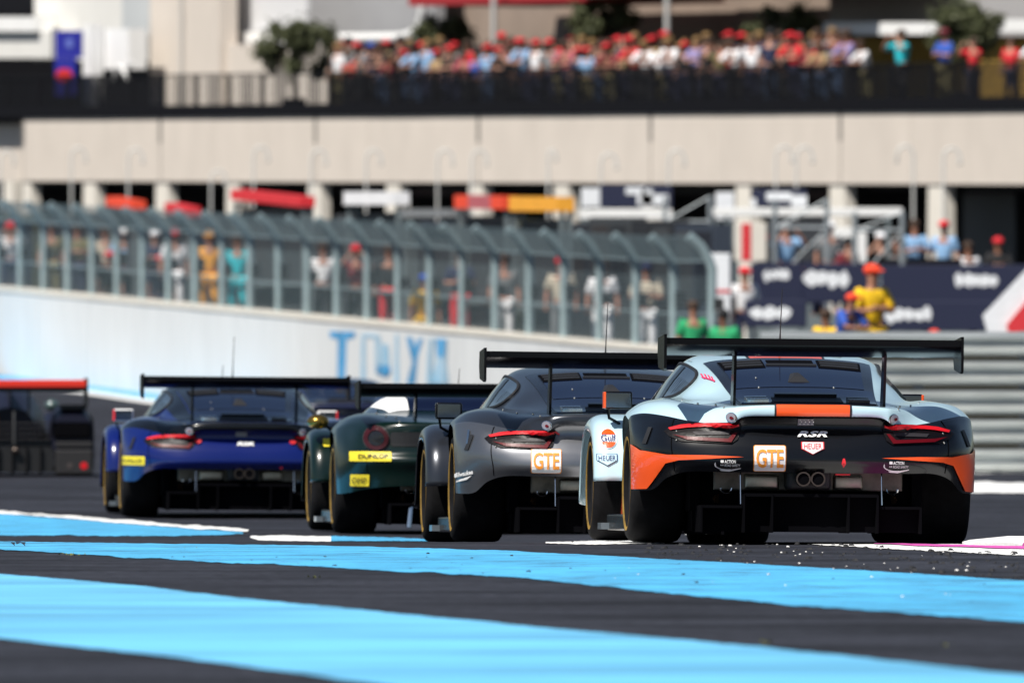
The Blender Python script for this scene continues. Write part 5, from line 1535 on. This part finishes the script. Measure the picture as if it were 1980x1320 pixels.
    for s in (-1, 1):
        t = [(s*0.50 + .035*math.cos(a), 0.20, 0.335 + .03*math.sin(a)) for a in [R(180 + 180*k/8) for k in range(9)]]
        MB().tube(t, 0.006, 6).build('tow_hook', M_chrome, root, smooth=True)
        MB().tube([(s*0.52, 0.45, 0.27), (s*0.66, 0.62, 0.28)], 0.03, 8).build('drive_shaft', mat('bronze_shaft', (0.16, 0.08, 0.04), 0.35, metal=0.8), root, smooth=True)
        MB().tube([(s*0.425, 0.06, 0.24), (s*0.425, 0.10, 0.43)], 0.004, 5).build('diffuser_stay', M_chrome, root)
    # ---- lamps
    if kind == 'rsr':
        bar = la([(1297, 829), (1320, 823.5), (1360, 820.5), (1426, 818), (1427, 824), (1370, 826), (1330, 829), (1300, 833)], 0.12)
        hou = la([(1288, 834), (1300, 826), (1330, 820), (1430, 815.5), (1433, 824), (1424, 850), (1412, 858), (1318, 853), (1296, 843)], 0.12)
        low = la([(1304, 841), (1330, 845), (1406, 849), (1418, 838), (1424, 838), (1412, 856), (1330, 851)], 0.12)
        mid = la([(1340, 836), (1412, 833), (1408, 841), (1345, 842)], 0.12)
        lft = {'tail_light': (hou, mat('lamp_housing', (0.004, 0.003, 0.004), 0.4, spec=0.2), 0.006), 'light_bar': (bar, M_red_lit if lamp_lit else M_red_dim, 0.014), 'lens': (low, M_red_dim, 0.012), 'clear_lens': (mid, mat('smoke_lens', (0.03, 0.028, 0.032), 0.4, spec=0.2), 0.010)}
        for s in (-1, 1):
            par = None
            for nm, (ps, m, off) in lft.items():
                pp = [(s*abs(a), b) for a, b in ps]
                if s > 0: pp = pp[::-1]
                o = D.poly(nm, pp, m, par or root, off)
                par = par or o
        for s in (-1, 1):
            x, z = 0.485, 0.755
            o = D.poly('reversing_lamp', disc(s*x, z, 0.030), M_chrome, root, 0.008)
            D.poly('lamp_glass', disc(s*x, z, 0.024), M_lens, o, 0.016)
            D.poly('bulb', disc(s*x + 0.004, z - 0.004, 0.009), M_red_dim, o, 0.020)
            sl = la([(1243, 858), (1250, 858), (1262, 826), (1256, 826)], 0.35)
            D.poly('fender_slot', [(s*abs(a), b) for a, b in sl], M_matt, root, 0.006)
        # rain light under the lip
        o = D.poly('rain_light', rrect(-0.085, 0.012, 0.712, 0.762, 0.004), mat('rain_light_grey', (0.22, 0.21, 0.22), 0.4), root, 0.012)
        for i in range(4):
            for j in range(3):
                D.poly('led', disc(-0.072 + 0.024*i + 0.008*(j % 2), 0.722 + 0.016*j, 0.0036, n=8), M_chrome, o, 0.016)
    # ---- wing
    if wing:
        zc, half = (1.196 if kind == 'rsr' else 1.095), 0.885
        ch = [(0.0, 0.0), (0.005, 0.020), (0.05, 0.022), (0.14, 0.012), (0.24, -0.010), (0.33, -0.034), (0.37, -0.050), (0.365, -0.060), (0.30, -0.070), (0.20, -0.064), (0.10, -0.044), (0.03, -0.020)]
        # chord from trailing edge (rear, high) to leading edge (front, low)
        y0 = 0.0 if kind == 'rsr' else 0.10
        n = len(ch); v = []
        K = 16
        for i in range(K + 1):
            x = -half + 2*half*i/K
            bow = 0.0
            for (a, b) in ch: v.append((x, y0 + a, zc + b + bow))
        f = [(i*n+j, i*n+(j+1) % n, (i+1)*n+(j+1) % n, (i+1)*n+j) for i in range(K) for j in range(n)] + [tuple(range(n)), tuple(K*n + j for j in range(n-1, -1, -1))]
        w = MB().add(v, f).build('rear_wing', M_carbon, root, smooth=True, angle=40)
        MB().box(-half, half, y0 - 0.006, y0 + 0.0, zc - 0.005, zc + 0.034).build('gurney_flap', M_carbon, w)
        for s in (-1, 1):
            pr = [(y0 - 0.03, zc + 0.055), (y0 + 0.40, zc + 0.035), (y0 + 0.42, zc - 0.06), (y0 + 0.36, zc - 0.14), (y0 + 0.02, zc - 0.165), (y0 - 0.03, zc - 0.15)]
            x = s*half
            vv = [(x, a, b) for a, b in pr] + [(x + s*0.016, a, b) for a, b in pr]
            k = len(pr)
            ep = MB().add(vv, [tuple(range(k)), tuple(range(2*k-1, k-1, -1))] + [(i, (i+1) % k, k + (i+1) % k, k + i) for i in range(k)]).build('endplate', M_carbon, w)
            # upright from the deck to the wing
            zb = 0.80 if kind == 'rsr' else 0.84
            vv = []
            for (y_, z_) in ((y0 + 0.18, zc - 0.06), (y0 + 0.30, zc - 0.06), (y0 + 0.42, zb + 0.02), (y0 + 0.24, zb + 0.02)):
                vv += [(s*0.452 - 0.008, y_, z_), (s*0.452 + 0.008, y_, z_)]
            MB().add(vv, [(0,2,4,6),(1,7,5,3),(0,1,3,2),(2,3,5,4),(4,5,7,6),(6,7,1,0)]).build('wing_post', M_carbon, w)
    # ---- mirrors
    for s in (-1, 1):
        mx, my, mz = s*0.905, 3.05, 0.872
        if kind == 'rsr':
            hs = MB(); hs.bbox(mx - 0.088, mx + 0.088, my, my + 0.09, mz - 0.055, mz + 0.055, 0.014)
            o = hs.build('mirror', mirror_mat or M_carbon, root, smooth=True)
            MB().bbox(mx - 0.076, mx + 0.076, my - 0.006, my + 0.004, mz - 0.045, mz + 0.045, 0.002).build('mirror_glass', mat('mirror_glass', (0.10, 0.13, 0.17), 0.08, metal=0.9, coat=0.3), o)
            if mirror_edge:
                xe = mx + s*0.083
                MB().bbox(xe - 0.008, xe + 0.008, my - 0.008, my + 0.08, mz - 0.05, mz + 0.05, 0.004).build('mirror_edge', mirror_edge, o)
            MB().tube([(mx - s*(-0.06), my + 0.05, mz - 0.05), (mx + s*0.05, my + 0.06, mz - 0.11), (mx - s*0.02, my + 0.12, mz - 0.145)], 0.010, 6).build('mirror_arm', M_carbon, o)
        else:
            hs = MB(); hs.ball((s*1.0, my, 0.84), 0.085, 0.09, 0.058, 18, 12)
            o = hs.build('mirror', mirror_mat, root, smooth=True, angle=80)
            MB().tube([(s*0.95, my + 0.02, 0.82), (s*0.86, my + 0.08, 0.75)], 0.012, 6).build('mirror_arm', M_carbon, o)
    # ---- shut lines and fasteners of the panels
    for s in (-1, 1):
        for (u0, u1, v0, v1) in ((0.3, 5.7, 4.60, 4.635),):
            a, b = sorted((s*v0, s*v1)); mb = MB(); solid_patch(mb, sh, u0, u1, a, b, 20 if u1 - u0 > 1 else 2, 1 if v1 - v0 < .2 else 16, 0.0005, 0.0025); mb.build('shut_line', M_under, root)
        for (u, v) in ((8.4, 3.3), (8.6, 3.9), (9.2, 4.4), (7.4, 3.1), (2.6, 4.4), (3.4, 4.42)):
            p = Vector(sh.patch(u, u + 0.01, s*v, s*v + 0.01, 1, 1, 0.004)[0][0]); MB().ball(p, 0.007, 0.007, 0.007, 8, 5).build('fastener', M_chrome, root)
    # ---- antennas
    for (x, y, h) in antennas:
        z = float(sh.pts([13.0], [0])[0, 0, 2]) - 0.01
        MB().tube([(x, y, z), (x + 0.004, y - 0.01, z + h*0.35), (x + 0.012, y - 0.03, z + h)], [0.010, 0.004, 0.0025], 6).build('antenna', M_matt, root, smooth=True)
    return root, D

# ------------------------------------------------------------------ paints
M_pbl = mat('pale_blue_paint', (0.50, 0.70, 0.78), 0.3, coat=1.0, coat_rough=0.04, var=0.03, scale=5, rough_var=0.06)
M_blk = mat('black_paint', (0.003, 0.0035, 0.005), 0.26, spec=0.3, coat=0.3, coat_rough=0.06)
M_orn = mat('orange_paint', (0.86, 0.09, 0.008), 0.35, coat=0.8, coat_rough=0.05)
M_gun = mat('gunmetal_paint', (0.030, 0.034, 0.044), 0.28, metal=0.5, coat=0.5, coat_rough=0.14)
M_gun_r = mat('gunmetal_bumper_sheen', (0.21, 0.215, 0.23), 0.34, metal=0.85, coat=0.4, coat_rough=0.12, rough_var=0.06, scale=4)  # gunmetal lightened to silver: the bumper's reflections put into its base colour
M_blu = mat('royal_blue_paint', (0.002, 0.009, 0.105), 0.28, metal=0.0, spec=0.3, coat=0.55, coat_rough=0.10)
M_grn_p = mat('dark_green_paint', (0.001, 0.009, 0.007), 0.28, metal=0.0, spec=0.3, coat=0.5, coat_rough=0.10)
M_sw = mat('sticker_white', (0.80, 0.80, 0.80), 0.5)
M_so = mat('sticker_orange', (0.86, 0.30, 0.03), 0.5)
M_sr = mat('sticker_red', (0.72, 0.02, 0.03), 0.5)
M_sy = mat('sticker_yellow', (0.82, 0.66, 0.03), 0.5)
M_sk = mat('sticker_black', (0.01, 0.01, 0.012), 0.5)
M_sn = mat('sticker_navy', (0.015, 0.025, 0.14), 0.5)

def class_plate(D, root, cx, cz, w=0.195, h=0.152):
    b = D.poly('class_plate', rrect(cx - w/2, cx + w/2, cz - h/2, cz + h/2, 0.012), M_so, root, 0.005)
    D.poly('plate_ground', rrect(cx - w/2 + .005, cx + w/2 - .005, cz - h/2 + .005, cz + h/2 - .005, 0.010), M_sw, b, 0.0085)
    D.text('plate_lettering', 'GTE', (cx, cz), w*0.84, h*0.66, M_so, b, 0.012, bold=0.016, spacing=0.95)

def action_sticker(D, root, cx, cz, sc=1.0):
    b = D.text('safety_sticker', 'ACTION', (cx + 0.012*sc, cz + 0.016*sc), 0.066*sc, 0.017*sc, M_sw, root, 0.007, bold=0.02)
    D.text('sticker_line', 'ROAD SAFETY', (cx + 0.026*sc, cz - 0.004*sc), 0.092*sc, 0.014*sc, M_sw, b, 0.007)
    D.poly('sticker_emblem', rrect(cx - 0.045*sc, cx - 0.026*sc, cz + 0.010*sc, cz + 0.024*sc, 0.003), M_sw, b, 0.007)
    D.text('sticker_line', 'FOR', (cx - 0.035*sc, cz - 0.003*sc), 0.018*sc, 0.009*sc, M_sw, b, 0.007)
    arc = [(cx + 0.075*sc*math.cos(R(a)) - 0.005*sc, cz + 0.030*sc*math.sin(R(a))) for a in range(165, 290, 12)]
    arc2 = [(x*1 + 0.003*sc, z + 0.004*sc) for x, z in arc][::-1]
    D.make('sticker_swoosh', arc + arc2, [tuple(range(len(arc) + len(arc2)))], M_sw, b, 0.007)
    D.poly('sticker_chevron', [(cx - 0.05*sc, cz - 0.028*sc), (cx + 0.0*sc, cz - 0.030*sc), (cx + 0.075*sc, cz - 0.018*sc), (cx + 0.078*sc, cz - 0.022*sc), (cx + 0.01*sc, cz - 0.040*sc), (cx - 0.04*sc, cz - 0.036*sc)], M_sw, b, 0.007)

def heuer(D, root, cx, cz, w, h, line, fill, y0=-1.0, nm='shield_sticker'):
    def shp(k, dz=0): return [(cx - w/2*k, cz + h/2*k + dz), (cx + w/2*k, cz + h/2*k + dz), (cx + w/2*k, cz + h*0.02 - h*0.06*k + dz), (cx, cz - h/2*k + dz), (cx - w/2*k, cz + h*0.02 - h*0.06*k + dz)]
    b = D.poly(nm, shp(1.0)[::-1], line, root, 0.005, y0)
    D.poly('shield_ground', shp(0.90)[::-1], fill, b, 0.008, y0)
    D.text('shield_lettering', 'HEUER', (cx, cz + h*0.14), w*0.78, h*0.42, line, b, 0.011, y0)
    return b

# ------------------------------------------------------------------ car nearest: pale blue, black and orange
rootA, DA = race_coupe('race_coupe', 'nearest race car, pale blue with black tail and orange lower corners', POSE_A, M_pbl, M_blk, M_pbl, mirror_mat=M_carbon, mirror_edge=M_orn, door_low=M_orn,
                       antennas=((0.0, 2.1, 0.40), (-0.36, 2.2, 0.09)))
# orange mid band on lip and roof with black edging
mbp = MB(); solid_patch(mbp, SH_RSR, 6.06, 7.98, -1.0, 1.0, 14, 16, 0.001, 0.004); mbp.build('orange_band', M_orn, rootA, smooth=True, angle=40)
for s in (-1, 1):
    mbp = MB(); solid_patch(mbp, SH_RSR, 6.05, 7.98, min(s*1.0, s*1.06), max(s*1.0, s*1.06), 14, 2, 0.001, 0.0042); mbp.build('black_edging', M_sk, rootA)
mbp = MB(); solid_patch(mbp, SH_RSR, 12.2, 14.4, -0.92, 0.92, 16, 16, 0.001, 0.004); mbp.build('orange_band', M_orn, rootA, smooth=True, angle=40)
for s in (-1, 1):
    mbp = MB(); solid_patch(mbp, SH_RSR, 12.2, 14.4, min(s*.92, s*.98), max(s*.92, s*.98), 16, 2, 0.001, 0.0042); mbp.build('black_edging', M_sk, rootA)
    # orange corner blade
    bl = la([(1226, 858), (1245, 870), (1290, 878.5), (1360, 880), (1432, 883.5), (1360, 887), (1310, 889), (1287, 895), (1274, 910), (1265, 932), (1257, 944), (1226, 945)], 0.22)
    pts = [(a, b) if s < 0 else (-a, b) for a, b in bl]
    if s < 0: pts[0] = (-1.036, pts[0][1]); pts[-1] = (-1.03, pts[-1][1])
    else: pts[0] = (1.036, pts[0][1]); pts[-1] = (1.03, pts[-1][1])
    DA.fine = 0.018
    DA.poly('corner_blade', pts, M_orn, rootA, 0.008, label='orange corner blade sweeping along the bumper')
DA.fine = 0.03
c = POSE_A.local(1488, 885.5, 0.02); class_plate(DA, rootA, c[0], c[1])
c = POSE_A.local(1571, 840, 0.05); DA.text('model_lettering', 'RSR', c, 0.185, 0.036, M_sw, rootA, 0.008, bold=0.045, shear=0.35, spacing=1.1)
c = POSE_A.local(1571, 867, 0.03); heuer(DA, rootA, c[0], c[1], 0.138, 0.076, M_sr, M_sw)
for (px, py) in ((1405, 897), (1730, 900)):
    c = POSE_A.local(px, py, 0.12); action_sticker(DA, rootA, c[0], c[1])
c = POSE_A.local(1630, 896, 0.04)
DA.poly('tow_arrow', [(c[0] - .006, c[1] + .03), (c[0] - .006, c[1]), (c[0] - .014, c[1]), (c[0], c[1] - .022), (c[0] + .014, c[1]), (c[0] + .006, c[1]), (c[0] + .006, c[1] + .03)], M_sr, rootA, 0.006)
c = POSE_A.local(1628, 917, 0.1)
MB().bbox(c[0] - 0.045, c[0] + 0.045, 0.05, 0.12, c[1] - 0.005, c[1] + 0.005, 0.002).build('tow_strap', M_sr, rootA)
# stickers on the front fender, seen over the rear wheel
c = POSE_A.local(1178.5, 848, 2.98)
g0 = DA.poly('round_sticker', disc(c[0], c[1], 0.052, 0.062), M_sw, rootA, 0.004, y0=2.5)
DA.poly('sticker_arc', disc(c[0], c[1], 0.046, 0.056, 14, 25, 155), M_orn, g0, 0.008, y0=2.5)
DA.poly('sticker_arc', disc(c[0], c[1], 0.046, 0.056, 14, 205, 335), M_orn, g0, 0.008, y0=2.5)
DA.text('sticker_lettering', 'Gulf', (c[0], c[1]), 0.088, 0.042, M_sn, g0, 0.011, y0=2.5, bold=0.008)
c = POSE_A.local(1175, 889, 2.96); heuer(DA, rootA, c[0], c[1], 0.125, 0.075, M_sn, M_pbl, y0=2.5, nm='shield_sticker')
# pink script on the left pillar and small driver names, on the skin of the pillar
M_spk = mat('sticker_crimson', (0.62, 0.02, 0.10), 0.5)
def small_mark(name, pts, m):
    DA.make(name, [POSE_A.local(px, py, 1.4) for px, py in pts], [tuple(range(len(pts)))], m, rootA, 0.006, -1.0, None, 3.4)
# illegible red script: a stroke with uneven uprights
for (x0, y0) in ((1355, 723), (1360, 724), (1365, 726), (1369, 729)):
    small_mark('pillar_script', [(x0, y0), (x0 + 2.6, y0 + 1), (x0 + 3.4, y0 + 11), (x0 + 1.2, y0 + 10)], M_spk)
small_mark('pillar_script', [(1354, 731), (1355, 729), (1374, 737), (1373, 739.5)], M_spk)
for (x0, y0) in ((1342, 686), (1347, 690), (1351, 694)):
    small_mark('small_lettering', [(x0, y0), (x0 + 3, y0 + 2.2), (x0 + 2, y0 + 5), (x0 - 1, y0 + 2.8)], mat('sticker_grey', (0.30, 0.38, 0.42), 0.5))
MB().bbox(0.30, 0.36, 1.86, 1.95, 1.115, 1.15, 0.010).build('roof_pod', M_matt, rootA)

# ------------------------------------------------------------------ second car: gunmetal
POSE_B = Pose(1202, 96.6, 4.3, 0.7)
rootB, DB = race_coupe('race_coupe', 'dark gunmetal race car directly ahead of the pale blue one', POSE_B, M_gun, M_gun_r, M_gun, mirror_mat=M_carbon, antennas=((0.05, 2.1, 0.42),))
c = POSE_B.local(1056, 891, 0.05); class_plate(DB, rootB, c[0], c[1])
c = POSE_B.local(898, 915, 0.4); b_ = DB.text('script_sticker', 'Milwaukee', c, 0.105, 0.030, M_sw, rootB, 0.007, rot=0.25, bold=0.03, shear=0.3)
DB.poly('script_underline', [(c[0] - .05, c[1] - .050), (c[0] + .045, c[1] - .012), (c[0] + .01, c[1] - .034), (c[0] + .02, c[1] - .038), (c[0] - .055, c[1] - .062)], M_sw, b_, 0.007)
c = POSE_B.local(904, 845, 0.5); DB.poly('fender_glint', [(c[0] - .012, c[1] - .045), (c[0] - .002, c[1] - .045), (c[0] + .014, c[1] + .045), (c[0] + .004, c[1] + .045)], M_chrome, rootB, 0.008)  # a glint put on the left fender as a chrome sliver
c = POSE_B.local(1077, 837, 0.08); DB.poly('tow_arrow', [(c[0] - .02, c[1] + .012), (c[0] - .008, c[1] + .014), (c[0] + .018, c[1] - .006), (c[0] + .014, c[1] - .016), (c[0] - .006, c[1] - .004)], M_sr, rootB, 0.008)

# ------------------------------------------------------------------ third car: royal blue with black cabin
POSE_C = Pose(474, 130.0, 4.4, 0.5)
rootC, DC = race_coupe('race_coupe', 'royal blue race car with black cabin and white mirrors at the left', POSE_C, M_blu, M_blu, M_blk, cabin=M_blk, mirror_mat=M_sw, mirror_edge=M_sr, antennas=((-0.10, 2.0, 0.17), (0.0, 2.1, 0.42)))
c = POSE_C.local(257, 890, 0.3); y_ = DC.poly('tyre_sticker', rrect(c[0] - .10, c[0] + .10, c[1] - .038, c[1] + .038, .006), M_sy, rootC, 0.006)
DC.text('sticker_lettering', 'DUNLOP', c, 0.16, 0.032, M_sk, y_, 0.012)
c = POSE_C.local(475, 858, 0.05); DC.text('model_lettering', 'RSR', c, 0.15, 0.036, M_sw, rootC, 0.008, bold=0.05, shear=0.2)
c = POSE_C.local(541, 909, 0.05); DC.poly('tow_arrow', [(c[0] - .024, c[1] - .024), (c[0] - .004, c[1] + .022), (c[0] + .022, c[1] + .026), (c[0] + .008, c[1] - .028)], M_sr, rootC, 0.007)
for s in (-1, 1):
    DC.poly('lamp_tip', disc(s*0.41 - 0.0, 0.665, 0.028, 0.018), M_red_lit, rootC, 0.012)

# ------------------------------------------------------------------ green mid-engined car between them
POSE_D = Pose(926, 112.5, 4.7, 0.3)
rootD, DD = race_coupe('race_coupe', 'dark green race car with round tail lamps and white roof pillars', POSE_D, M_grn_p, M_grn_p, M_grn_p, sh=SH_FER, kind='fer',
                       mirror_mat=mat('gold_mirror', (0.30, 0.19, 0.04), 0.25, metal=0.9), antennas=((0.0, 2.1, 0.2),))
for (u0, u1, v0, v1) in ((12.45, 14.4, -3.0, 3.0), (11.15, 12.43, 1.75, 3.0), (11.15, 12.43, -3.0, -1.75)):
    mbp = MB(); solid_patch(mbp, SH_FER, u0, u1, v0, v1, 14, 24, 0.001, 0.004); mbp.build('white_roof_panel', M_sw, rootD, smooth=True, angle=40)
for s in (-1, 1):
    o = DD.poly('tail_lamp', disc(s*0.76, 0.715, 0.098), M_matt, rootD, 0.005)
    ring = disc(s*0.76, 0.715, 0.088, n=28) + disc(s*0.76, 0.715, 0.058, n=28)
    DD.make('lamp_ring', ring, [(i, (i+1) % 28, 28 + (i+1) % 28, 28 + i) for i in range(28)], mat('dark_red_lens', (0.035, 0.001, 0.003), 0.3), o, 0.014)
    DD.poly('lamp_core', disc(s*0.76, 0.715, 0.055), M_trim, o, 0.010)
DD.poly('grille_strip', rrect(-0.66, 0.66, 0.66, 0.765, 0.02), M_matt, rootD, 0.005)
c = POSE_D.local(718, 882, 0.12); y_ = DD.poly('tyre_sticker', rrect(c[0] - .148, c[0] + .148, c[1] - .036, c[1] + .036, .006), M_sy, rootD, 0.006)
DD.text('sticker_lettering', 'DUNLOP', (c[0] + .02, c[1]), 0.21, 0.030, M_sk, y_, 0.012, bold=0.02)
c = POSE_D.local(698, 928, 0.16); y_ = DD.poly('square_sticker', rrect(c[0] - .066, c[0] + .066, c[1] - .044, c[1] + .044, .006), M_sy, rootD, 0.006)
DD.text('sticker_lettering', 'OMP', c, 0.10, 0.044, M_sk, y_, 0.012)
c = POSE_D.local(634, 856, 2.98); DD.poly('fender_sticker', rrect(c[0] - .03, c[0] + .03, c[1] - .03, c[1] + .03, .01), M_sy, rootD, 0.006, y0=2.5)
MB().tube([(-0.33, 0.2, 0.34), (-0.50, 0.12, 0.20), (-0.52, 0.10, 0.05)], 0.022, 8).build('jack_strut', M_chrome, rootD, smooth=True)

# ------------------------------------------------------------------ navy coupe far ahead, mostly hidden
POSE_E = Pose(668, 192.0, 4.4, 0.0)
rootE, DE = race_coupe('race_coupe', 'dark navy coupe far ahead, mostly hidden between the blue and green cars', POSE_E, mat('navy_paint', (0.01, 0.014, 0.05), 0.3, coat=1.0), MATS['navy_paint'], MATS['navy_paint'], wing=False, antennas=(), lamp_lit=False)

# ------------------------------------------------------------------ prototype at the left edge
def prototype():
    pz = Pose(22, 170.0, 4.5, 0.0, wb=2.9, ax=0.75)
    root = empty('prototype_car', pz.loc, pz.rot)
    tag(root, 'dark low prototype race car with red edged wing at the left edge', 'race car', 'race cars on the track')
    M_pd = mat('prototype_navy', (0.008, 0.009, 0.022), 0.45, spec=0.3)
    M_pk = mat('prototype_carbon', (0.010, 0.010, 0.011), 0.45)
    # lower tub and engine cover as lofts of cross-sections
    def loft(secs, name, m):
        n = len(secs[0][1]); v = []; f = []
        for y, ps in secs: v += [(a, y, b) for a, b in ps]
        for i in range(len(secs)-1):
            for j in range(n-1): f.append((i*n+j, i*n+j+1, (i+1)*n+j+1, (i+1)*n+j))
        f.append(tuple(range(n)))
        return MB().add(v, f).build(name, m, root, smooth=True, angle=50)
    def arch(w0, w1, z0, z1, n=18, p=0.55):
        return [((w0+w1)/2 - (w1-w0)/2*math.copysign(abs(math.cos(math.pi*k/n))**p, math.cos(math.pi*k/n)), z0 + (z1-z0)*abs(math.sin(math.pi*k/n))**p) for k in range(n+1)]
    loft([(0.25, arch(-.30, .30, .40, .78, p=.8)), (0.8, arch(-.36, .36, .40, .92, p=.8)), (1.6, arch(-.46, .46, .40, 1.02, p=.8)), (2.3, arch(-.52, .52, .3, 1.03, p=.8)), (3.2, arch(-.5, .5, .2, .62, p=.8)), (4.4, arch(-.4, .4, .12, .35, p=.8))], 'engine_cover', M_pd)
    for s in (-1, 1):
        a, b = sorted((s*.46, s*.93))
        loft([(0.02, arch(a, b, .30, .70, p=.5)), (0.3, arch(a, b, .22, .79, p=.5)), (0.75, arch(a, b, .22, .81, p=.5)), (1.3, arch(a, b, .1, .72, p=.5)), (2.0, arch(a, b*0.96, .1, .50, p=.5)), (2.9, arch(a, b, .1, .52, p=.5)), (3.65, arch(a, b, .1, .72, p=.5)), (4.4, arch(a, b, .1, .40, p=.5))], 'wheel_pod', M_pd)
        a, b = sorted((s*.50, s*.92))
        pl = MB().bbox(a, b, -0.01, 0.05, 0.03, 0.31, 0.02).build('tail_panel', mat('prototype_grey', (0.018, 0.017, 0.018), 0.5), root)
        for (x, rr_, m) in ((0.82, 0.040, M_red_lit), (0.66, 0.035, mat('smoked_lamp', (0.06, 0.05, 0.05), 0.2))):
            MB().add([(s*x + rr_*math.cos(2*math.pi*k/16), -0.016, 0.13 + rr_*math.sin(2*math.pi*k/16)) for k in range(16)], [tuple(range(16))]).build('tail_lamp', m, pl)
        MB().bbox(a, b, 0.0, 0.05, 0.335, 0.40, 0.012).build('tail_strip', MATS['prototype_grey'], root)
        MB().ball((s*0.60, 2.9, 0.80), 0.085, 0.07, 0.07, 14, 9).build('mirror', mat('prototype_mirror', (0.05, 0.08, 0.08), 0.25, coat=0.5), root, smooth=True)
        wheel(root, s*0.80, 0.75, 0.355, 0.32, s); wheel(root, s*0.82, 3.65, 0.34, 0.30, s)
    MB().box(-.48, .48, 0.02, 0.5, 0.06, 0.34).build('diffuser', M_pk, root)
    MB().box(-.9, .9, 0.5, 4.3, 0.05, 0.10).build('floor', M_under, root)
    MB().bbox(-0.49, 0.49, 0.05, 0.4, 0.345, 0.40, 0.01).build('gearbox_cover', M_pk, root)
    MB().box(-.008, .008, 0.2, 1.9, 0.78, 1.02).build('shark_fin', M_pd, root)
    MB().bbox(-.35, -.14, 0.19, 0.22, .45, .72, .01).build('orange_panel', mat('prototype_orange', (0.45, 0.06, 0.02), 0.4), root)
    for k in range(6):
        MB().box(-.47 + .16*k, -.455 + .16*k, -0.02, 0.45, 0.04, 0.335).build('diffuser_fence', M_under, root)
    for k in range(4):
        MB().bbox(-.45, .45, 0.0, 0.03, 0.42 + 0.06*k, 0.435 + 0.06*k, 0.004).build('cooling_slat', MATS['prototype_grey'], root)
    for s in (-1, 1):
        for k in range(4):
            a, b = sorted((s*.56, s*.86)); MB().bbox(a, b, 0.10 + .06*k, 0.14 + .06*k, 0.76 + .008*k, 0.80 + .008*k, 0.006).build('pod_louvre', M_pk, root)
        MB().bbox(*sorted((s*.47, s*.90)), -0.005, 0.02, 0.44, 0.62, 0.03).build('pod_outlet', M_under, root)
        MB().tube([(s*.40, 0.1, .42), (s*.52, 0.7, .40)], 0.022, 8).build('suspension_arm', MATS['prototype_grey'], root)
    w = MB().bbox(-.84, .84, -0.10, 0.16, 0.965, 1.02, 0.012).build('rear_wing', M_pk, root)
    MB().bbox(-.84, .84, -0.14, -0.09, 1.015, 1.10, 0.01).build('wing_flap', mat('wing_red', (0.70, 0.03, 0.015), 0.4, coat=0.4), w)
    for s in (-1, 1):
        MB().bbox(s*.85 - .012, s*.85 + .012, -0.16, 0.42, 0.80, 1.12, 0.006).build('endplate', M_pk, w)
        MB().box(s*.20 - .01, s*.20 + .01, 0.0, 0.12, .70, .97).build('wing_post', M_pk, w)
    MB().tube([(0.03, -0.02, 0.36), (0.03, -0.01, 0.60), (0.03, 0.02, 0.74)], 0.013, 8).build('jack_tube', mat('dull_steel', (0.10, 0.10, 0.10), 0.4, metal=0.7), root, smooth=True)
    MB().ball((0.05, -0.03, 0.30), 0.05, 0.03, 0.04, 10, 7).build('exhaust_tip', M_exh, root, smooth=True)
prototype()
